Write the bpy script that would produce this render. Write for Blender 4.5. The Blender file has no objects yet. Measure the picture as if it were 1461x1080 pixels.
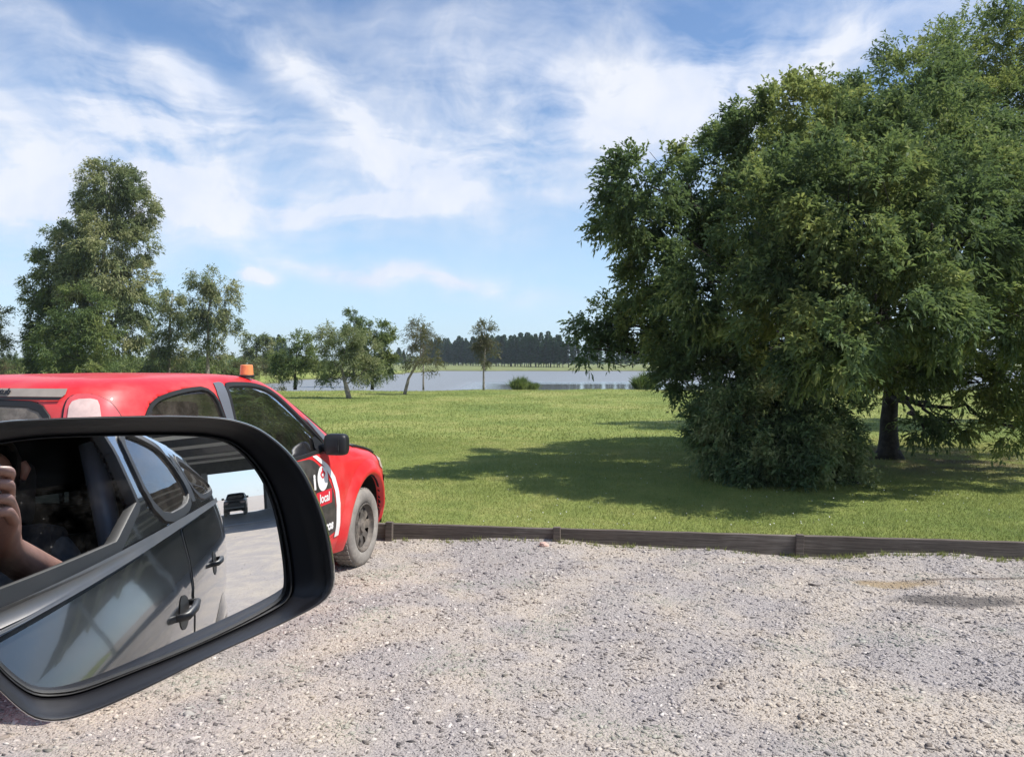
import bpy, bmesh, math, random
import numpy as np
from mathutils import Vector, Matrix, Euler
R = math.radians
sc = bpy.context.scene
col = sc.collection
rng = np.random.default_rng(7)
random.seed(7)

# ------------------------------------------------------------------ camera
CZ = 1.58
FPX = 1103.0                    # focal length in pixels of the 1461 px wide photograph
HOR = 518.0                     # horizon row
cam = bpy.data.cameras.new('camera'); camo = bpy.data.objects.new('camera', cam); col.objects.link(camo)
cam.sensor_fit = 'HORIZONTAL'; cam.sensor_width = 36.0; cam.lens = 36.0*FPX/1461.0
cam.clip_start = 0.01; cam.clip_end = 8000
camo.location = (0, 0, CZ)
PITCH = math.atan((540-HOR)/FPX)
camo.rotation_euler = (R(90)-PITCH, 0, 0)
sc.camera = camo

def ray(px, py):
    """world direction through a point of the photograph"""
    a, b = (px-730.5)/FPX, -(py-540)/FPX
    d = Vector((a, math.cos(PITCH)+b*math.sin(PITCH), -math.sin(PITCH)+b*math.cos(PITCH)))
    return d.normalized()
def gp(px, py, z=0.0):
    d = ray(px, py); k = (z-CZ)/d.z
    return Vector((d.x*k, d.y*k, z))
def at(px, py, Y):
    d = ray(px, py); k = Y/d.y
    return Vector((d.x*k, Y, CZ+d.z*k))

# ------------------------------------------------------------------ sun and sky
SUN_EL, SUN_AZ = R(54), math.atan2(0.97, -0.20)      # azimuth measured from +Y towards +X
sdir = Vector((math.cos(SUN_EL)*math.sin(SUN_AZ), math.cos(SUN_EL)*math.cos(SUN_AZ), math.sin(SUN_EL)))
sl = bpy.data.lights.new('sun', 'SUN'); sl.energy = 4.0; sl.angle = R(0.5); sl.color = (1.0, 0.95, 0.88)
so = bpy.data.objects.new('sun', sl); col.objects.link(so)
so.rotation_euler = sdir.to_track_quat('Z', 'Y').to_euler(); so.location = sdir*60
sc.view_settings.view_transform = 'Standard'; sc.view_settings.look = 'None'
sc.view_settings.exposure = 0.62; sc.view_settings.gamma = 1.0
sc.cycles.max_bounces = 8; sc.cycles.diffuse_bounces = 3; sc.cycles.glossy_bounces = 4
sc.cycles.transmission_bounces = 6; sc.cycles.transparent_max_bounces = 12
sc.cycles.use_denoising = True

class NT:
    """tiny node-tree helper"""
    def __init__(s, tree): s.t = tree; s.n = tree.nodes; s.l = tree.links
    def new(s, typ, **kw):
        nd = s.n.new(typ)
        for k, v in kw.items(): setattr(nd, k, v)
        return nd
    def put(s, sock, v):
        if v is None: return
        if hasattr(v, 'is_output') or isinstance(v, bpy.types.NodeSocket): s.l.new(v, sock)
        else: sock.default_value = v
    def math(s, op, a, b=None, c=None, clamp=False):
        nd = s.new('ShaderNodeMath', operation=op, use_clamp=clamp)
        s.put(nd.inputs[0], a); s.put(nd.inputs[1], b)
        if c is not None: s.put(nd.inputs[2], c)
        return nd.outputs[0]
    def noise(s, vec, scale, detail=3, rough=0.5, dist=0.0):
        nd = s.new('ShaderNodeTexNoise'); s.put(nd.inputs['Vector'], vec)
        nd.inputs['Scale'].default_value = scale; nd.inputs['Detail'].default_value = detail
        nd.inputs['Roughness'].default_value = rough; nd.inputs['Distortion'].default_value = dist
        return nd.outputs['Fac']
    def vor(s, vec, scale, feature='F1'):
        nd = s.new('ShaderNodeTexVoronoi', feature=feature); s.put(nd.inputs['Vector'], vec)
        nd.inputs['Scale'].default_value = scale
        return nd
    def ramp(s, fac, stops):
        nd = s.new('ShaderNodeValToRGB'); s.put(nd.inputs[0], fac)
        el = nd.color_ramp.elements
        while len(el) < len(stops): el.new(0.5)
        for e, (p, c) in zip(el, stops):
            e.position = p; e.color = (*c, 1) if len(c) == 3 else c
        return nd.outputs[0]
    def mix(s, fac, a, b, blend='MIX'):
        nd = s.new('ShaderNodeMix', data_type='RGBA', blend_type=blend)
        s.put(nd.inputs[0], fac); s.put(nd.inputs[6], (*a, 1) if isinstance(a, tuple) and len(a) == 3 else a)
        s.put(nd.inputs[7], (*b, 1) if isinstance(b, tuple) and len(b) == 3 else b)
        return nd.outputs[2]
    def maprange(s, v, a, b, c=0.0, d=1.0, smooth=True):
        nd = s.new('ShaderNodeMapRange', interpolation_type='SMOOTHSTEP' if smooth else 'LINEAR')
        s.put(nd.inputs[0], v)
        for i, q in enumerate((a, b, c, d)): nd.inputs[i+1].default_value = q
        return nd.outputs[0]
    def scalevec(s, vec, sc_, rot=(0, 0, 0), loc=(0, 0, 0)):
        nd = s.new('ShaderNodeMapping'); s.put(nd.inputs[0], vec)
        nd.inputs['Scale'].default_value = sc_; nd.inputs['Rotation'].default_value = rot; nd.inputs['Location'].default_value = loc
        return nd.outputs[0]

def build_world():
    w = bpy.data.worlds.new('World'); sc.world = w; w.use_nodes = True
    w.node_tree.nodes.clear(); N = NT(w.node_tree)
    sky = N.new('ShaderNodeTexSky', sky_type='NISHITA'); sky.sun_disc = False
    sky.sun_elevation = SUN_EL; sky.sun_rotation = SUN_AZ; sky.altitude = 20
    sky.air_density = 1.0; sky.dust_density = 0.3; sky.ozone_density = 2.0
    tc = N.new('ShaderNodeTexCoord').outputs['Generated']
    sp = N.new('ShaderNodeSeparateXYZ'); N.put(sp.inputs[0], tc); x, y, z = sp.outputs
    az = N.math('ARCTAN2', x, y)
    el = N.math('ARCSINE', N.math('MINIMUM', N.math('MAXIMUM', z, -1.0), 1.0))
    # cirrus sheet seen in perspective
    zz = N.math('ADD', N.math('MAXIMUM', z, 0.0), 0.10)
    cv = N.new('ShaderNodeCombineXYZ'); N.put(cv.inputs[0], N.math('DIVIDE', x, zz)); N.put(cv.inputs[1], N.math('DIVIDE', y, zz))
    P = cv.outputs[0]
    cv2 = N.new('ShaderNodeCombineXYZ'); N.put(cv2.inputs[0], az); N.put(cv2.inputs[1], el)
    Q = cv2.outputs[0]
    wq = N.new('ShaderNodeTexNoise'); N.put(wq.inputs['Vector'], Q); wq.inputs['Scale'].default_value = 5.0; wq.inputs['Detail'].default_value = 5
    wv = N.new('ShaderNodeVectorMath', operation='MULTIPLY_ADD'); N.put(wv.inputs[0], wq.outputs['Color'])
    wv.inputs[1].default_value = (0.10, 0.10, 0); N.put(wv.inputs[2], Q)
    Qw = wv.outputs[0]
    sq = N.new('ShaderNodeSeparateXYZ'); N.put(sq.inputs[0], Qw); qa, qe = sq.outputs[0], sq.outputs[1]
    streak = N.noise(N.scalevec(Qw, (2.4, 8.5, 1), (0, 0, R(22))), 1.8, 9, 0.60, 0.5)
    puffy = N.noise(Qw, 8.0, 9, 0.58, 0.3)
    fine = N.noise(P, 2.2, 8, 0.6, 0.8)
    def ang(px, py):
        d = ray(px, py); return math.atan2(d.x, d.y)+0.05, math.asin(d.z)+0.05
    # soft cloud banks at the bearings and heights the photograph shows: (px, py, rx, ry, tilt, weight)
    banks = [(90, 225, 290, 85, 0, .70), (200, 178, 110, 42, -12, 1.2), (320, 290, 220, 30, -3, 1.5), (70, 262, 60, 28, 0, .5), (30, 300, 130, 18, 0, .4),
             (160, 75, 200, 20, -24, .5), (275, 112, 75, 17, -30, .95), (440, 120, 240, 34, -33, .75), (480, 170, 100, 20, -32, .35), (30, 35, 60, 14, -18, .4),
             (640, 95, 240, 80, -14, .42), (560, 258, 130, 30, -14, .95), (720, 255, 110, 28, -18, .95), (700, 190, 220, 50, -4, .28),
             (830, 90, 230, 110, 10, .50), (920, 150, 170, 60, 20, .45), (1000, 160, 190, 60, 8, .45), (1130, 60, 200, 60, 25, .40), (1300, 20, 220, 60, 10, .5),
             (563, 306, 44, 11, 2, 3.2), (374, 390, 19, 10, 0, 3.0), (540, 388, 125, 12, -7, 2.0), (640, 410, 150, 22, -4, .28), (60, 430, 160, 50, 0, .12),
             (840, 430, 200, 40, 0, .10), (495, 213, 30, 13, 0, .5), (1500, 300, 500, 160, 0, .4), (-500, 250, 500, 140, 0, .5)]
    tot = None
    for (px, py, rx, ry, tilt, wt) in banks:
        a0, e0 = ang(px, py); rx /= FPX; ry /= FPX
        t = R(tilt); da = N.math('SUBTRACT', qa, a0); de = N.math('SUBTRACT', qe, e0)
        u = N.math('DIVIDE', N.math('ADD', N.math('MULTIPLY', da, math.cos(t)), N.math('MULTIPLY', de, math.sin(t))), rx)
        v = N.math('DIVIDE', N.math('SUBTRACT', N.math('MULTIPLY', de, math.cos(t)), N.math('MULTIPLY', da, math.sin(t))), ry)
        r2 = N.math('ADD', N.math('MULTIPLY', u, u), N.math('MULTIPLY', v, v))
        g = N.math('MULTIPLY', N.math('EXPONENT', N.math('MULTIPLY', r2, -0.9)), wt)
        tot = g if tot is None else N.math('ADD', tot, g)
    # everywhere else (behind the camera) a general cirrus cover
    tex = N.math('ADD', N.math('ADD', N.math('MULTIPLY', streak, 0.9), N.math('MULTIPLY', puffy, 0.65)), N.math('MULTIPLY', fine, 0.20))
    back = N.maprange(N.math('ABSOLUTE', az), 1.0, 1.6, 0.0, 0.45)
    tot = N.math('ADD', tot, back)
    dens = N.math('MULTIPLY', tot, N.maprange(tex, 0.66, 1.14, 0.0, 1.65, smooth=False))
    mask = N.maprange(dens, 0.03, 1.12, 0.0, 0.92, smooth=False)
    haze = N.maprange(el, 0.0, 0.36, 0.62, 0.0)
    blue = N.mix(1.0, sky.outputs[0], (0.90, 0.98, 1.07), 'MULTIPLY')
    skyc = N.mix(haze, blue, (3.9, 5.5, 7.2))
    shade = N.mix(N.maprange(puffy, 0.35, 0.7), (5.0, 5.5, 6.6), (6.2, 6.35, 6.75))
    skyc = N.mix(mask, skyc, shade)
    bg = N.new('ShaderNodeBackground'); N.put(bg.inputs[0], skyc); bg.inputs[1].default_value = 0.10
    out = N.new('ShaderNodeOutputWorld'); N.put(out.inputs[0], bg.outputs[0])
build_world()

# ------------------------------------------------------------------ helpers
def tag(o, label=None, cat=None, group=None, kind=None):
    if label: o['label'] = label
    if cat: o['category'] = cat
    if group: o['group'] = group
    if kind: o['kind'] = kind
    return o
def empty(name, loc=(0, 0, 0), rz=0.0, label=None, cat=None, group=None):
    o = bpy.data.objects.new(name, None); col.objects.link(o); o.location = loc; o.rotation_euler = (0, 0, rz)
    o.empty_display_size = 0.2
    return tag(o, label, cat, group)
def link(name, me, mat=None, parent=None, smooth=True):
    o = bpy.data.objects.new(name, me); col.objects.link(o)
    if mat is not None:
        for m in (mat if isinstance(mat, (list, tuple)) else [mat]): me.materials.append(m)
    if parent: o.parent = parent
    if smooth and len(me.polygons): me.polygons.foreach_set('use_smooth', [True]*len(me.polygons))
    return o
def npmesh(name, V, F, mat=None, parent=None, smooth=False, attr=None):
    """V (n,3) array; F (m,k) array of k-gons"""
    V = np.asarray(V, dtype=np.float32); F = np.asarray(F, dtype=np.int32)
    me = bpy.data.meshes.new(name); k = F.shape[1]
    me.vertices.add(len(V)); me.vertices.foreach_set('co', V.ravel())
    me.loops.add(F.size); me.loops.foreach_set('vertex_index', F.ravel())
    me.polygons.add(len(F)); me.polygons.foreach_set('loop_start', np.arange(0, F.size, k, dtype=np.int32))
    me.polygons.foreach_set('loop_total', np.full(len(F), k, dtype=np.int32))
    me.update(calc_edges=True)
    if attr is not None:
        a = me.attributes.new('tone', 'FLOAT', 'POINT'); a.data.foreach_set('value', np.asarray(attr, dtype=np.float32))
    return link(name, me, mat, parent, smooth)
def pymesh(name, V, F, mat=None, parent=None, smooth=False):
    me = bpy.data.meshes.new(name); me.from_pydata([tuple(v) for v in V], [], [tuple(f) for f in F]); me.update()
    return link(name, me, mat, parent, smooth)

class MB:
    """collects simple solids into one mesh"""
    def __init__(s): s.V = []; s.F = []
    def add(s, V, F):
        b = len(s.V); s.V += [tuple(v) for v in V]; s.F += [tuple(i+b for i in f) for f in F]; return s
    def box(s, c, d, rot=None, bev=0.0):
        bm = bmesh.new(); bmesh.ops.create_cube(bm, size=1)
        bmesh.ops.scale(bm, vec=d, verts=bm.verts)
        if bev: bmesh.ops.bevel(bm, geom=bm.edges[:], offset=bev, segments=2, affect='EDGES', profile=0.6)
        M = Matrix.Translation(c) @ (rot.to_matrix().to_4x4() if rot else Matrix())
        bm.verts.ensure_lookup_table(); bm.verts.index_update()
        s.add([M @ v.co for v in bm.verts], [[v.index for v in f.verts] for f in bm.faces]); bm.free(); return s
    def tube(s, pts, rad, n=8, cap=True):
        pts = [Vector(p) for p in pts]; rad = rad if isinstance(rad, (list, tuple)) else [rad]*len(pts)
        V = []; F = []; up = None
        for i, p in enumerate(pts):
            t = (pts[min(i+1, len(pts)-1)]-pts[max(i-1, 0)]).normalized()
            if up is None:
                up = Vector((0, 0, 1)) if abs(t.z) < 0.9 else Vector((1, 0, 0))
            a = t.cross(up).normalized(); b = a.cross(t).normalized(); up = b
            for k in range(n):
                an = 2*math.pi*k/n; V.append(p+(a*math.cos(an)+b*math.sin(an))*rad[i])
        for i in range(len(pts)-1):
            for k in range(n):
                F.append((i*n+k, i*n+(k+1) % n, (i+1)*n+(k+1) % n, (i+1)*n+k))
        if cap: F.append(tuple(range(n))[::-1]); F.append(tuple((len(pts)-1)*n+k for k in range(n)))
        return s.add(V, F)
    def lathe(s, prof, n=48, M=Matrix()):
        """profile of (radius, axis) turned about local Y"""
        V = []; F = []
        for (r_, h) in prof:
            for k in range(n):
                an = 2*math.pi*k/n; V.append(M @ Vector((r_*math.cos(an), h, r_*math.sin(an))))
        for i in range(len(prof)-1):
            for k in range(n): F.append((i*n+k, (i+1)*n+k, (i+1)*n+(k+1) % n, i*n+(k+1) % n))
        return s.add(V, F)
    def build(s, name, mat, parent=None, smooth=False): return pymesh(name, s.V, s.F, mat, parent, smooth)

def autosmooth(o, ang=35):
    me = o.data
    try: me.set_sharp_from_angle(angle=R(ang))
    except Exception: pass
    me.polygons.foreach_set('use_smooth', [True]*len(me.polygons))
    return o

# ------------------------------------------------------------------ materials
def mat(name, base=(0.5, 0.5, 0.5), rough=0.5, metal=0.0, coat=0.0, spec=0.5, noise=0.0, nscale=20, bump=0.0, bscale=60, dirt=None, emit=None, trans=0.0):
    m = bpy.data.materials.new(name); m.use_nodes = True; N = NT(m.node_tree)
    p = m.node_tree.nodes['Principled BSDF']
    p.inputs['Base Color'].default_value = (*base, 1); p.inputs['Roughness'].default_value = rough
    p.inputs['Metallic'].default_value = metal; p.inputs['Coat Weight'].default_value = coat; p.inputs['Coat Roughness'].default_value = 0.04
    p.inputs['Specular IOR Level'].default_value = spec
    p.inputs['Transmission Weight'].default_value = trans
    tc = N.new('ShaderNodeTexCoord').outputs['Object']
    c = None
    if noise:
        n1 = N.noise(tc, nscale, 5, 0.6)
        c = N.mix(N.maprange(n1, 0.3, 0.7), tuple(b*(1-noise) for b in base), tuple(min(1, b*(1+noise)) for b in base))
    if dirt:                                   # dusty film: (colour, amount, scale)
        n2 = N.noise(tc, dirt[2], 6, 0.65)
        f = N.maprange(n2, 0.35, 0.75, 0.15*dirt[1], dirt[1])
        c = N.mix(f, c if c is not None else base, dirt[0])
        N.put(p.inputs['Roughness'], N.maprange(f, 0, 1, rough, 0.8, smooth=False))
    if c is not None: N.put(p.inputs['Base Color'], c)
    if bump:
        b = N.new('ShaderNodeBump'); b.inputs['Strength'].default_value = bump; b.inputs['Distance'].default_value = 0.01
        N.put(b.inputs['Height'], N.noise(tc, bscale, 4, 0.6)); N.put(p.inputs['Normal'], b.outputs[0])
    return m

DUST = (0.42, 0.36, 0.30)
M_red = mat('red_paint', (0.66, 0.008, 0.014), 0.42, 0.0, 0.25, noise=0.06, nscale=3, dirt=((0.55, 0.30, 0.26), 0.22, 4))
M_black = mat('black_plastic', (0.012, 0.012, 0.013), 0.45, noise=0.2, nscale=30, bump=0.08, bscale=300)
M_rubber = mat('black_rubber', (0.010, 0.010, 0.010), 0.6)
M_dark = mat('dark_interior', (0.018, 0.018, 0.020), 0.85, noise=0.2, nscale=8)
M_seat = mat('seat_cloth', (0.022, 0.022, 0.025), 0.9, noise=0.3, nscale=60)
M_greyfilm = mat('grey_pillar_film', (0.12, 0.13, 0.15), 0.4)
M_tyre = mat('dusty_tyre', (0.17, 0.158, 0.145), 0.9, dirt=((0.36, 0.33, 0.29), 0.9, 6), bump=0.3, bscale=60)
M_rim = mat('steel_rim', (0.045, 0.043, 0.042), 0.6, 0.2, dirt=((0.33, 0.28, 0.23), 0.75, 9))
M_white = mat('white_vinyl', (0.78, 0.78, 0.77), 0.4, dirt=(DUST, 0.2, 14))
M_decal = mat('black_vinyl', (0.018, 0.018, 0.02), 0.4, dirt=(DUST, 0.16, 10))
M_redvinyl = mat('red_vinyl', (0.60, 0.02, 0.04), 0.4)
M_orange = mat('orange_lens', (0.80, 0.26, 0.09), 0.25, noise=0.1, nscale=40)
M_lampred = mat('red_lamp_lens', (0.62, 0.09, 0.10), 0.25, coat=0.3, noise=0.1, nscale=20)
M_lampwhite = mat('clear_lamp_lens', (0.62, 0.46, 0.42), 0.25, coat=0.3, noise=0.08, nscale=30)
M_house = mat('mirror_housing_black', (0.012, 0.013, 0.015), 0.26, 0.0, 0.8, noise=0.15, nscale=25, dirt=((0.25, 0.24, 0.22), 0.10, 14), bump=0.06, bscale=500)
M_bezel = mat('mirror_bezel_black', (0.006, 0.006, 0.008), 0.42, noise=0.2, nscale=30)
M_grey = mat('grey_metallic_paint', (0.022, 0.025, 0.029), 0.12, 0.3, 1.0, dirt=((0.34, 0.32, 0.28), 0.07, 3.5))
M_chrome = mat('satin_trim', (0.16, 0.16, 0.165), 0.42, 0.5, dirt=((0.3, 0.28, 0.25), 0.3, 12))
M_skin = mat('skin', (0.30, 0.155, 0.115), 0.5, noise=0.12, nscale=30, bump=0.05, bscale=200)
M_shirt = mat('grey_shirt', (0.07, 0.075, 0.08), 0.9, noise=0.2, nscale=40)
M_hair = mat('dark_hair', (0.02, 0.014, 0.01), 0.6, noise=0.3, nscale=90)
M_cable = mat('white_cable', (0.75, 0.75, 0.76), 0.4)
M_screen = mat('phone_glass', (0.01, 0.01, 0.012), 0.08, coat=1.0)
M_steel = mat('galvanised_steel', (0.45, 0.46, 0.47), 0.5, 0.6, noise=0.2, nscale=4)
M_shed = mat('shed_sheet', (0.10, 0.105, 0.11), 0.6, 0.2, noise=0.15, nscale=2)
M_shedwall = mat('shed_wall', (0.30, 0.31, 0.33), 0.7, noise=0.12, nscale=2)
M_stem = mat('bark', (0.038, 0.031, 0.026), 0.9, noise=0.5, nscale=14, bump=1.0, bscale=30)
M_palebark = mat('pale_bark', (0.22, 0.19, 0.16), 0.85, noise=0.4, nscale=10, bump=0.5, bscale=25)

def mirror_mat():
    m = mat('mirror_glass', (0.92, 0.93, 0.93), 0.0, 1.0); N = NT(m.node_tree); p = m.node_tree.nodes['Principled BSDF']
    tc = N.new('ShaderNodeTexCoord').outputs['Object']
    f = N.math('ADD', N.maprange(N.noise(tc, 30, 6, 0.7), 0.45, 0.8, 0.0, 0.06), N.math('MULTIPLY', N.maprange(N.vor(tc, 260).outputs['Distance'], 0.10, 0.16, 1.0, 0.0), N.maprange(N.noise(tc, 60, 2), 0.55, 0.7, 0.0, 0.22)))
    d = N.new('ShaderNodeBsdfDiffuse'); d.inputs[0].default_value = (0.4, 0.38, 0.35, 1)
    mx = N.new('ShaderNodeMixShader'); N.put(mx.inputs[0], f); N.put(mx.inputs[1], p.outputs[0]); N.put(mx.inputs[2], d.outputs[0])
    N.put(m.node_tree.nodes['Material Output'].inputs[0], mx.outputs[0])
    return m
M_mirror = mirror_mat()
M_mirrordark = mat('painted_dark_reflection_glass', (0.02, 0.022, 0.025), 0.15, coat=0.3)  # dark reflection put into the base colour, not a working mirror

def glass_mat(name, tint, trans, rough=0.02, dust=0.05):
    """thin window glass: clear coat reflection over tinted transparency, a little dust"""
    m = bpy.data.materials.new(name); m.use_nodes = True; m.node_tree.nodes.clear(); N = NT(m.node_tree)
    t = N.new('ShaderNodeBsdfTransparent'); t.inputs[0].default_value = (*[c*trans for c in tint], 1)
    g = N.new('ShaderNodeBsdfGlossy'); g.inputs['Roughness'].default_value = rough; g.inputs[0].default_value = (0.9, 0.92, 0.95, 1)
    fr = N.new('ShaderNodeFresnel'); fr.inputs[0].default_value = 1.5
    fm = N.math('MULTIPLY_ADD', fr.outputs[0], 0.9, 0.0, clamp=True)
    mx = N.new('ShaderNodeMixShader'); N.put(mx.inputs[0], fm); N.put(mx.inputs[1], t.outputs[0]); N.put(mx.inputs[2], g.outputs[0])
    d = N.new('ShaderNodeBsdfDiffuse'); d.inputs[0].default_value = (*DUST, 1)
    tc = N.new('ShaderNodeTexCoord').outputs['Object']
    f = N.maprange(N.noise(tc, 7, 6, 0.7), 0.3, 0.8, dust*0.3, dust*1.6)
    m2 = N.new('ShaderNodeMixShader'); N.put(m2.inputs[0], f); N.put(m2.inputs[1], mx.outputs[0]); N.put(m2.inputs[2], d.outputs[0])
    o = N.new('ShaderNodeOutputMaterial'); N.put(o.inputs[0], m2.outputs[0])
    return m
M_glass = glass_mat('tinted_glass', (0.75, 0.85, 0.8), 0.75, dust=0.03)
M_glass2 = glass_mat('dark_tinted_glass', (0.6, 0.65, 0.6), 0.22, dust=0.10)
M_glassbrown = glass_mat('brownish_rear_glass', (0.7, 0.7, 0.65), 0.3, dust=0.45)  # rear glass under a strong brownish layer

def leaf_mat(name, cols, scale=1.0, trans=0.35, rough=0.5):
    """cols: dark, mid, light leaf colours, varied leaf by leaf and patch by patch"""
    m = bpy.data.materials.new(name); m.use_nodes = True; N = NT(m.node_tree)
    p = m.node_tree.nodes['Principled BSDF']
    geo = N.new('ShaderNodeNewGeometry'); rnd = geo.outputs['Random Per Island']
    tc = N.new('ShaderNodeTexCoord').outputs['Object']
    patch = N.noise(tc, scale, 3, 0.6)  # broad pale patches also put sunlit clumps into the leaf colour
    f = N.math('ADD', N.math('MULTIPLY', rnd, 0.38), N.math('MULTIPLY', N.maprange(patch, 0.36, 0.66), 0.62))
    c = N.ramp(f, [(0.12, cols[0]), (0.5, cols[1]), (0.92, cols[2])])
    N.put(p.inputs['Base Color'], c); p.inputs['Roughness'].default_value = rough
    p.inputs['Specular IOR Level'].default_value = 0.06
    t = N.new('ShaderNodeBsdfTranslucent'); N.put(t.inputs[0], N.mix(0.3, c, (0.20, 0.30, 0.05)))
    mx = N.new('ShaderNodeMixShader'); mx.inputs[0].default_value = trans
    N.put(mx.inputs[1], p.outputs[0]); N.put(mx.inputs[2], t.outputs[0])
    N.put(m.node_tree.nodes['Material Output'].inputs[0], mx.outputs[0])
    return m
L_oak = leaf_mat('oak_leaf', ((0.078, 0.122, 0.066), (0.155, 0.208, 0.082), (0.36, 0.385, 0.125)), 0.75, 0.42)
L_bush = leaf_mat('bush_leaf', ((0.10, 0.155, 0.085), (0.195, 0.26, 0.12), (0.42, 0.44, 0.22)), 1.6, 0.42)
L_euc = leaf_mat('eucalyptus_leaf', ((0.105, 0.14, 0.075), (0.215, 0.24, 0.115), (0.40, 0.39, 0.21)), 0.35)
L_far = leaf_mat('distant_leaf', ((0.080, 0.125, 0.052), (0.15, 0.19, 0.070), (0.27, 0.29, 0.10)), 0.3)
L_dry = leaf_mat('sparse_dry_leaf', ((0.10, 0.085, 0.06), (0.13, 0.125, 0.07), (0.20, 0.19, 0.10)), 0.6)
L_conifer = leaf_mat('conifer_needle', ((0.034, 0.074, 0.036), (0.052, 0.105, 0.050), (0.08, 0.14, 0.06)), 0.05, 0.2)
L_reed = leaf_mat('reed_blade', ((0.09, 0.13, 0.04), (0.15, 0.20, 0.06), (0.26, 0.30, 0.12)), 0.8)
L_scrub = leaf_mat('scrub_leaf', ((0.11, 0.07, 0.045), (0.10, 0.115, 0.05), (0.17, 0.19, 0.06)), 0.12)

def lawn_color(N, pos):
    n1 = N.noise(pos, 0.22, 4, 0.6, 0.4); n2 = N.noise(pos, 1.6, 5, 0.65); n3 = N.noise(pos, 22.0, 4, 0.7)
    sp = N.new('ShaderNodeSeparateXYZ'); N.put(sp.inputs[0], pos)
    c = N.ramp(N.math('ADD', N.math('MULTIPLY', n1, 0.6), N.math('MULTIPLY', n2, 0.4)),
               [(0.36, (0.165, 0.220, 0.055)), (0.5, (0.260, 0.300, 0.080)), (0.62, (0.400, 0.385, 0.135))])
    c = N.mix(N.maprange(n3, 0.3, 0.75, 0.0, 0.5), c, (0.09, 0.145, 0.03))
    # bare leaf litter round the trunk of the big tree
    dv = N.new('ShaderNodeVectorMath', operation='DISTANCE'); N.put(dv.inputs[0], pos); dv.inputs[1].default_value = (6.3, 11.9, 0.08)
    bare = N.math('MULTIPLY', N.maprange(dv.outputs['Value'], 0.6, 2.8, 1.0, 0.0), N.maprange(N.noise(pos, 2.5, 4), 0.35, 0.6))
    c = N.mix(bare, c, (0.16, 0.125, 0.075))
    # rough bank by the water and pale far field
    c = N.mix(N.maprange(sp.outputs[1], 120, 170, 0.0, 0.75), c, (0.17, 0.19, 0.085))
    low = N.maprange(sp.outputs[2], -0.5, 0.0, 1.0, 0.0)
    return N.mix(low, c, (0.07, 0.06, 0.035))
def lawn_mat():
    m = mat('lawn', (0.1, 0.15, 0.03), 0.9, spec=0.2); N = NT(m.node_tree); p = m.node_tree.nodes['Principled BSDF']
    pos = N.new('ShaderNodeNewGeometry').outputs['Position']
    N.put(p.inputs['Base Color'], lawn_color(N, pos))
    b = N.new('ShaderNodeBump'); b.inputs['Strength'].default_value = 0.9; b.inputs['Distance'].default_value = 0.06
    N.put(b.inputs['Height'], N.math('ADD', N.noise(pos, 9, 6, 0.75), N.math('MULTIPLY', N.noise(pos, 0.7, 3), 1.5))); N.put(p.inputs['Normal'], b.outputs[0])
    return m
def blade_mat():
    m = bpy.data.materials.new('grass_blade'); m.use_nodes = True; N = NT(m.node_tree); p = m.node_tree.nodes['Principled BSDF']
    geo = N.new('ShaderNodeNewGeometry'); c = lawn_color(N, geo.outputs['Position'])
    rnd = geo.outputs['Random Per Island']
    c = N.mix(N.maprange(rnd, 0.0, 1.0, 0.0, 0.55, smooth=False), c, (0.36, 0.37, 0.14))
    N.put(p.inputs['Base Color'], c); p.inputs['Roughness'].default_value = 0.6; p.inputs['Specular IOR Level'].default_value = 0.25
    t = N.new('ShaderNodeBsdfTranslucent'); N.put(t.inputs[0], c)
    mx = N.new('ShaderNodeMixShader'); mx.inputs[0].default_value = 0.35
    N.put(mx.inputs[1], p.outputs[0]); N.put(mx.inputs[2], t.outputs[0])
    N.put(m.node_tree.nodes['Material Output'].inputs[0], mx.outputs[0])
    return m
def gravel_tone(N, pos):
    """slow patches: lilac grey stone against pale sand; plus the stained spot by the edging"""
    n1 = N.noise(pos, 0.9, 5, 0.62, 0.7); n2 = N.noise(pos, 3.5, 4, 0.6)
    f = N.maprange(N.math('ADD', N.math('MULTIPLY', n1, 0.7), N.math('MULTIPLY', n2, 0.3)), 0.40, 0.64)
    def spot(cx, cy, rx, ry, soft=0.35):
        v = N.scalevec(pos, (1/rx, 1/ry, 0), loc=(-cx/rx, -cy/ry, 0))
        ln = N.new('ShaderNodeVectorMath', operation='LENGTH'); N.put(ln.inputs[0], v)
        w = N.math('ADD', ln.outputs['Value'], N.math('MULTIPLY', N.math('SUBTRACT', n2, 0.5), 1.6))
        return N.maprange(w, 1-soft, 1+soft, 1.0, 0.0)
    return f, spot(2.78, 5.55, 0.28, 0.10), spot(2.98, 5.12, 0.42, 0.13), spot(3.6, 5.62, 0.8, 0.03)
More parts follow.
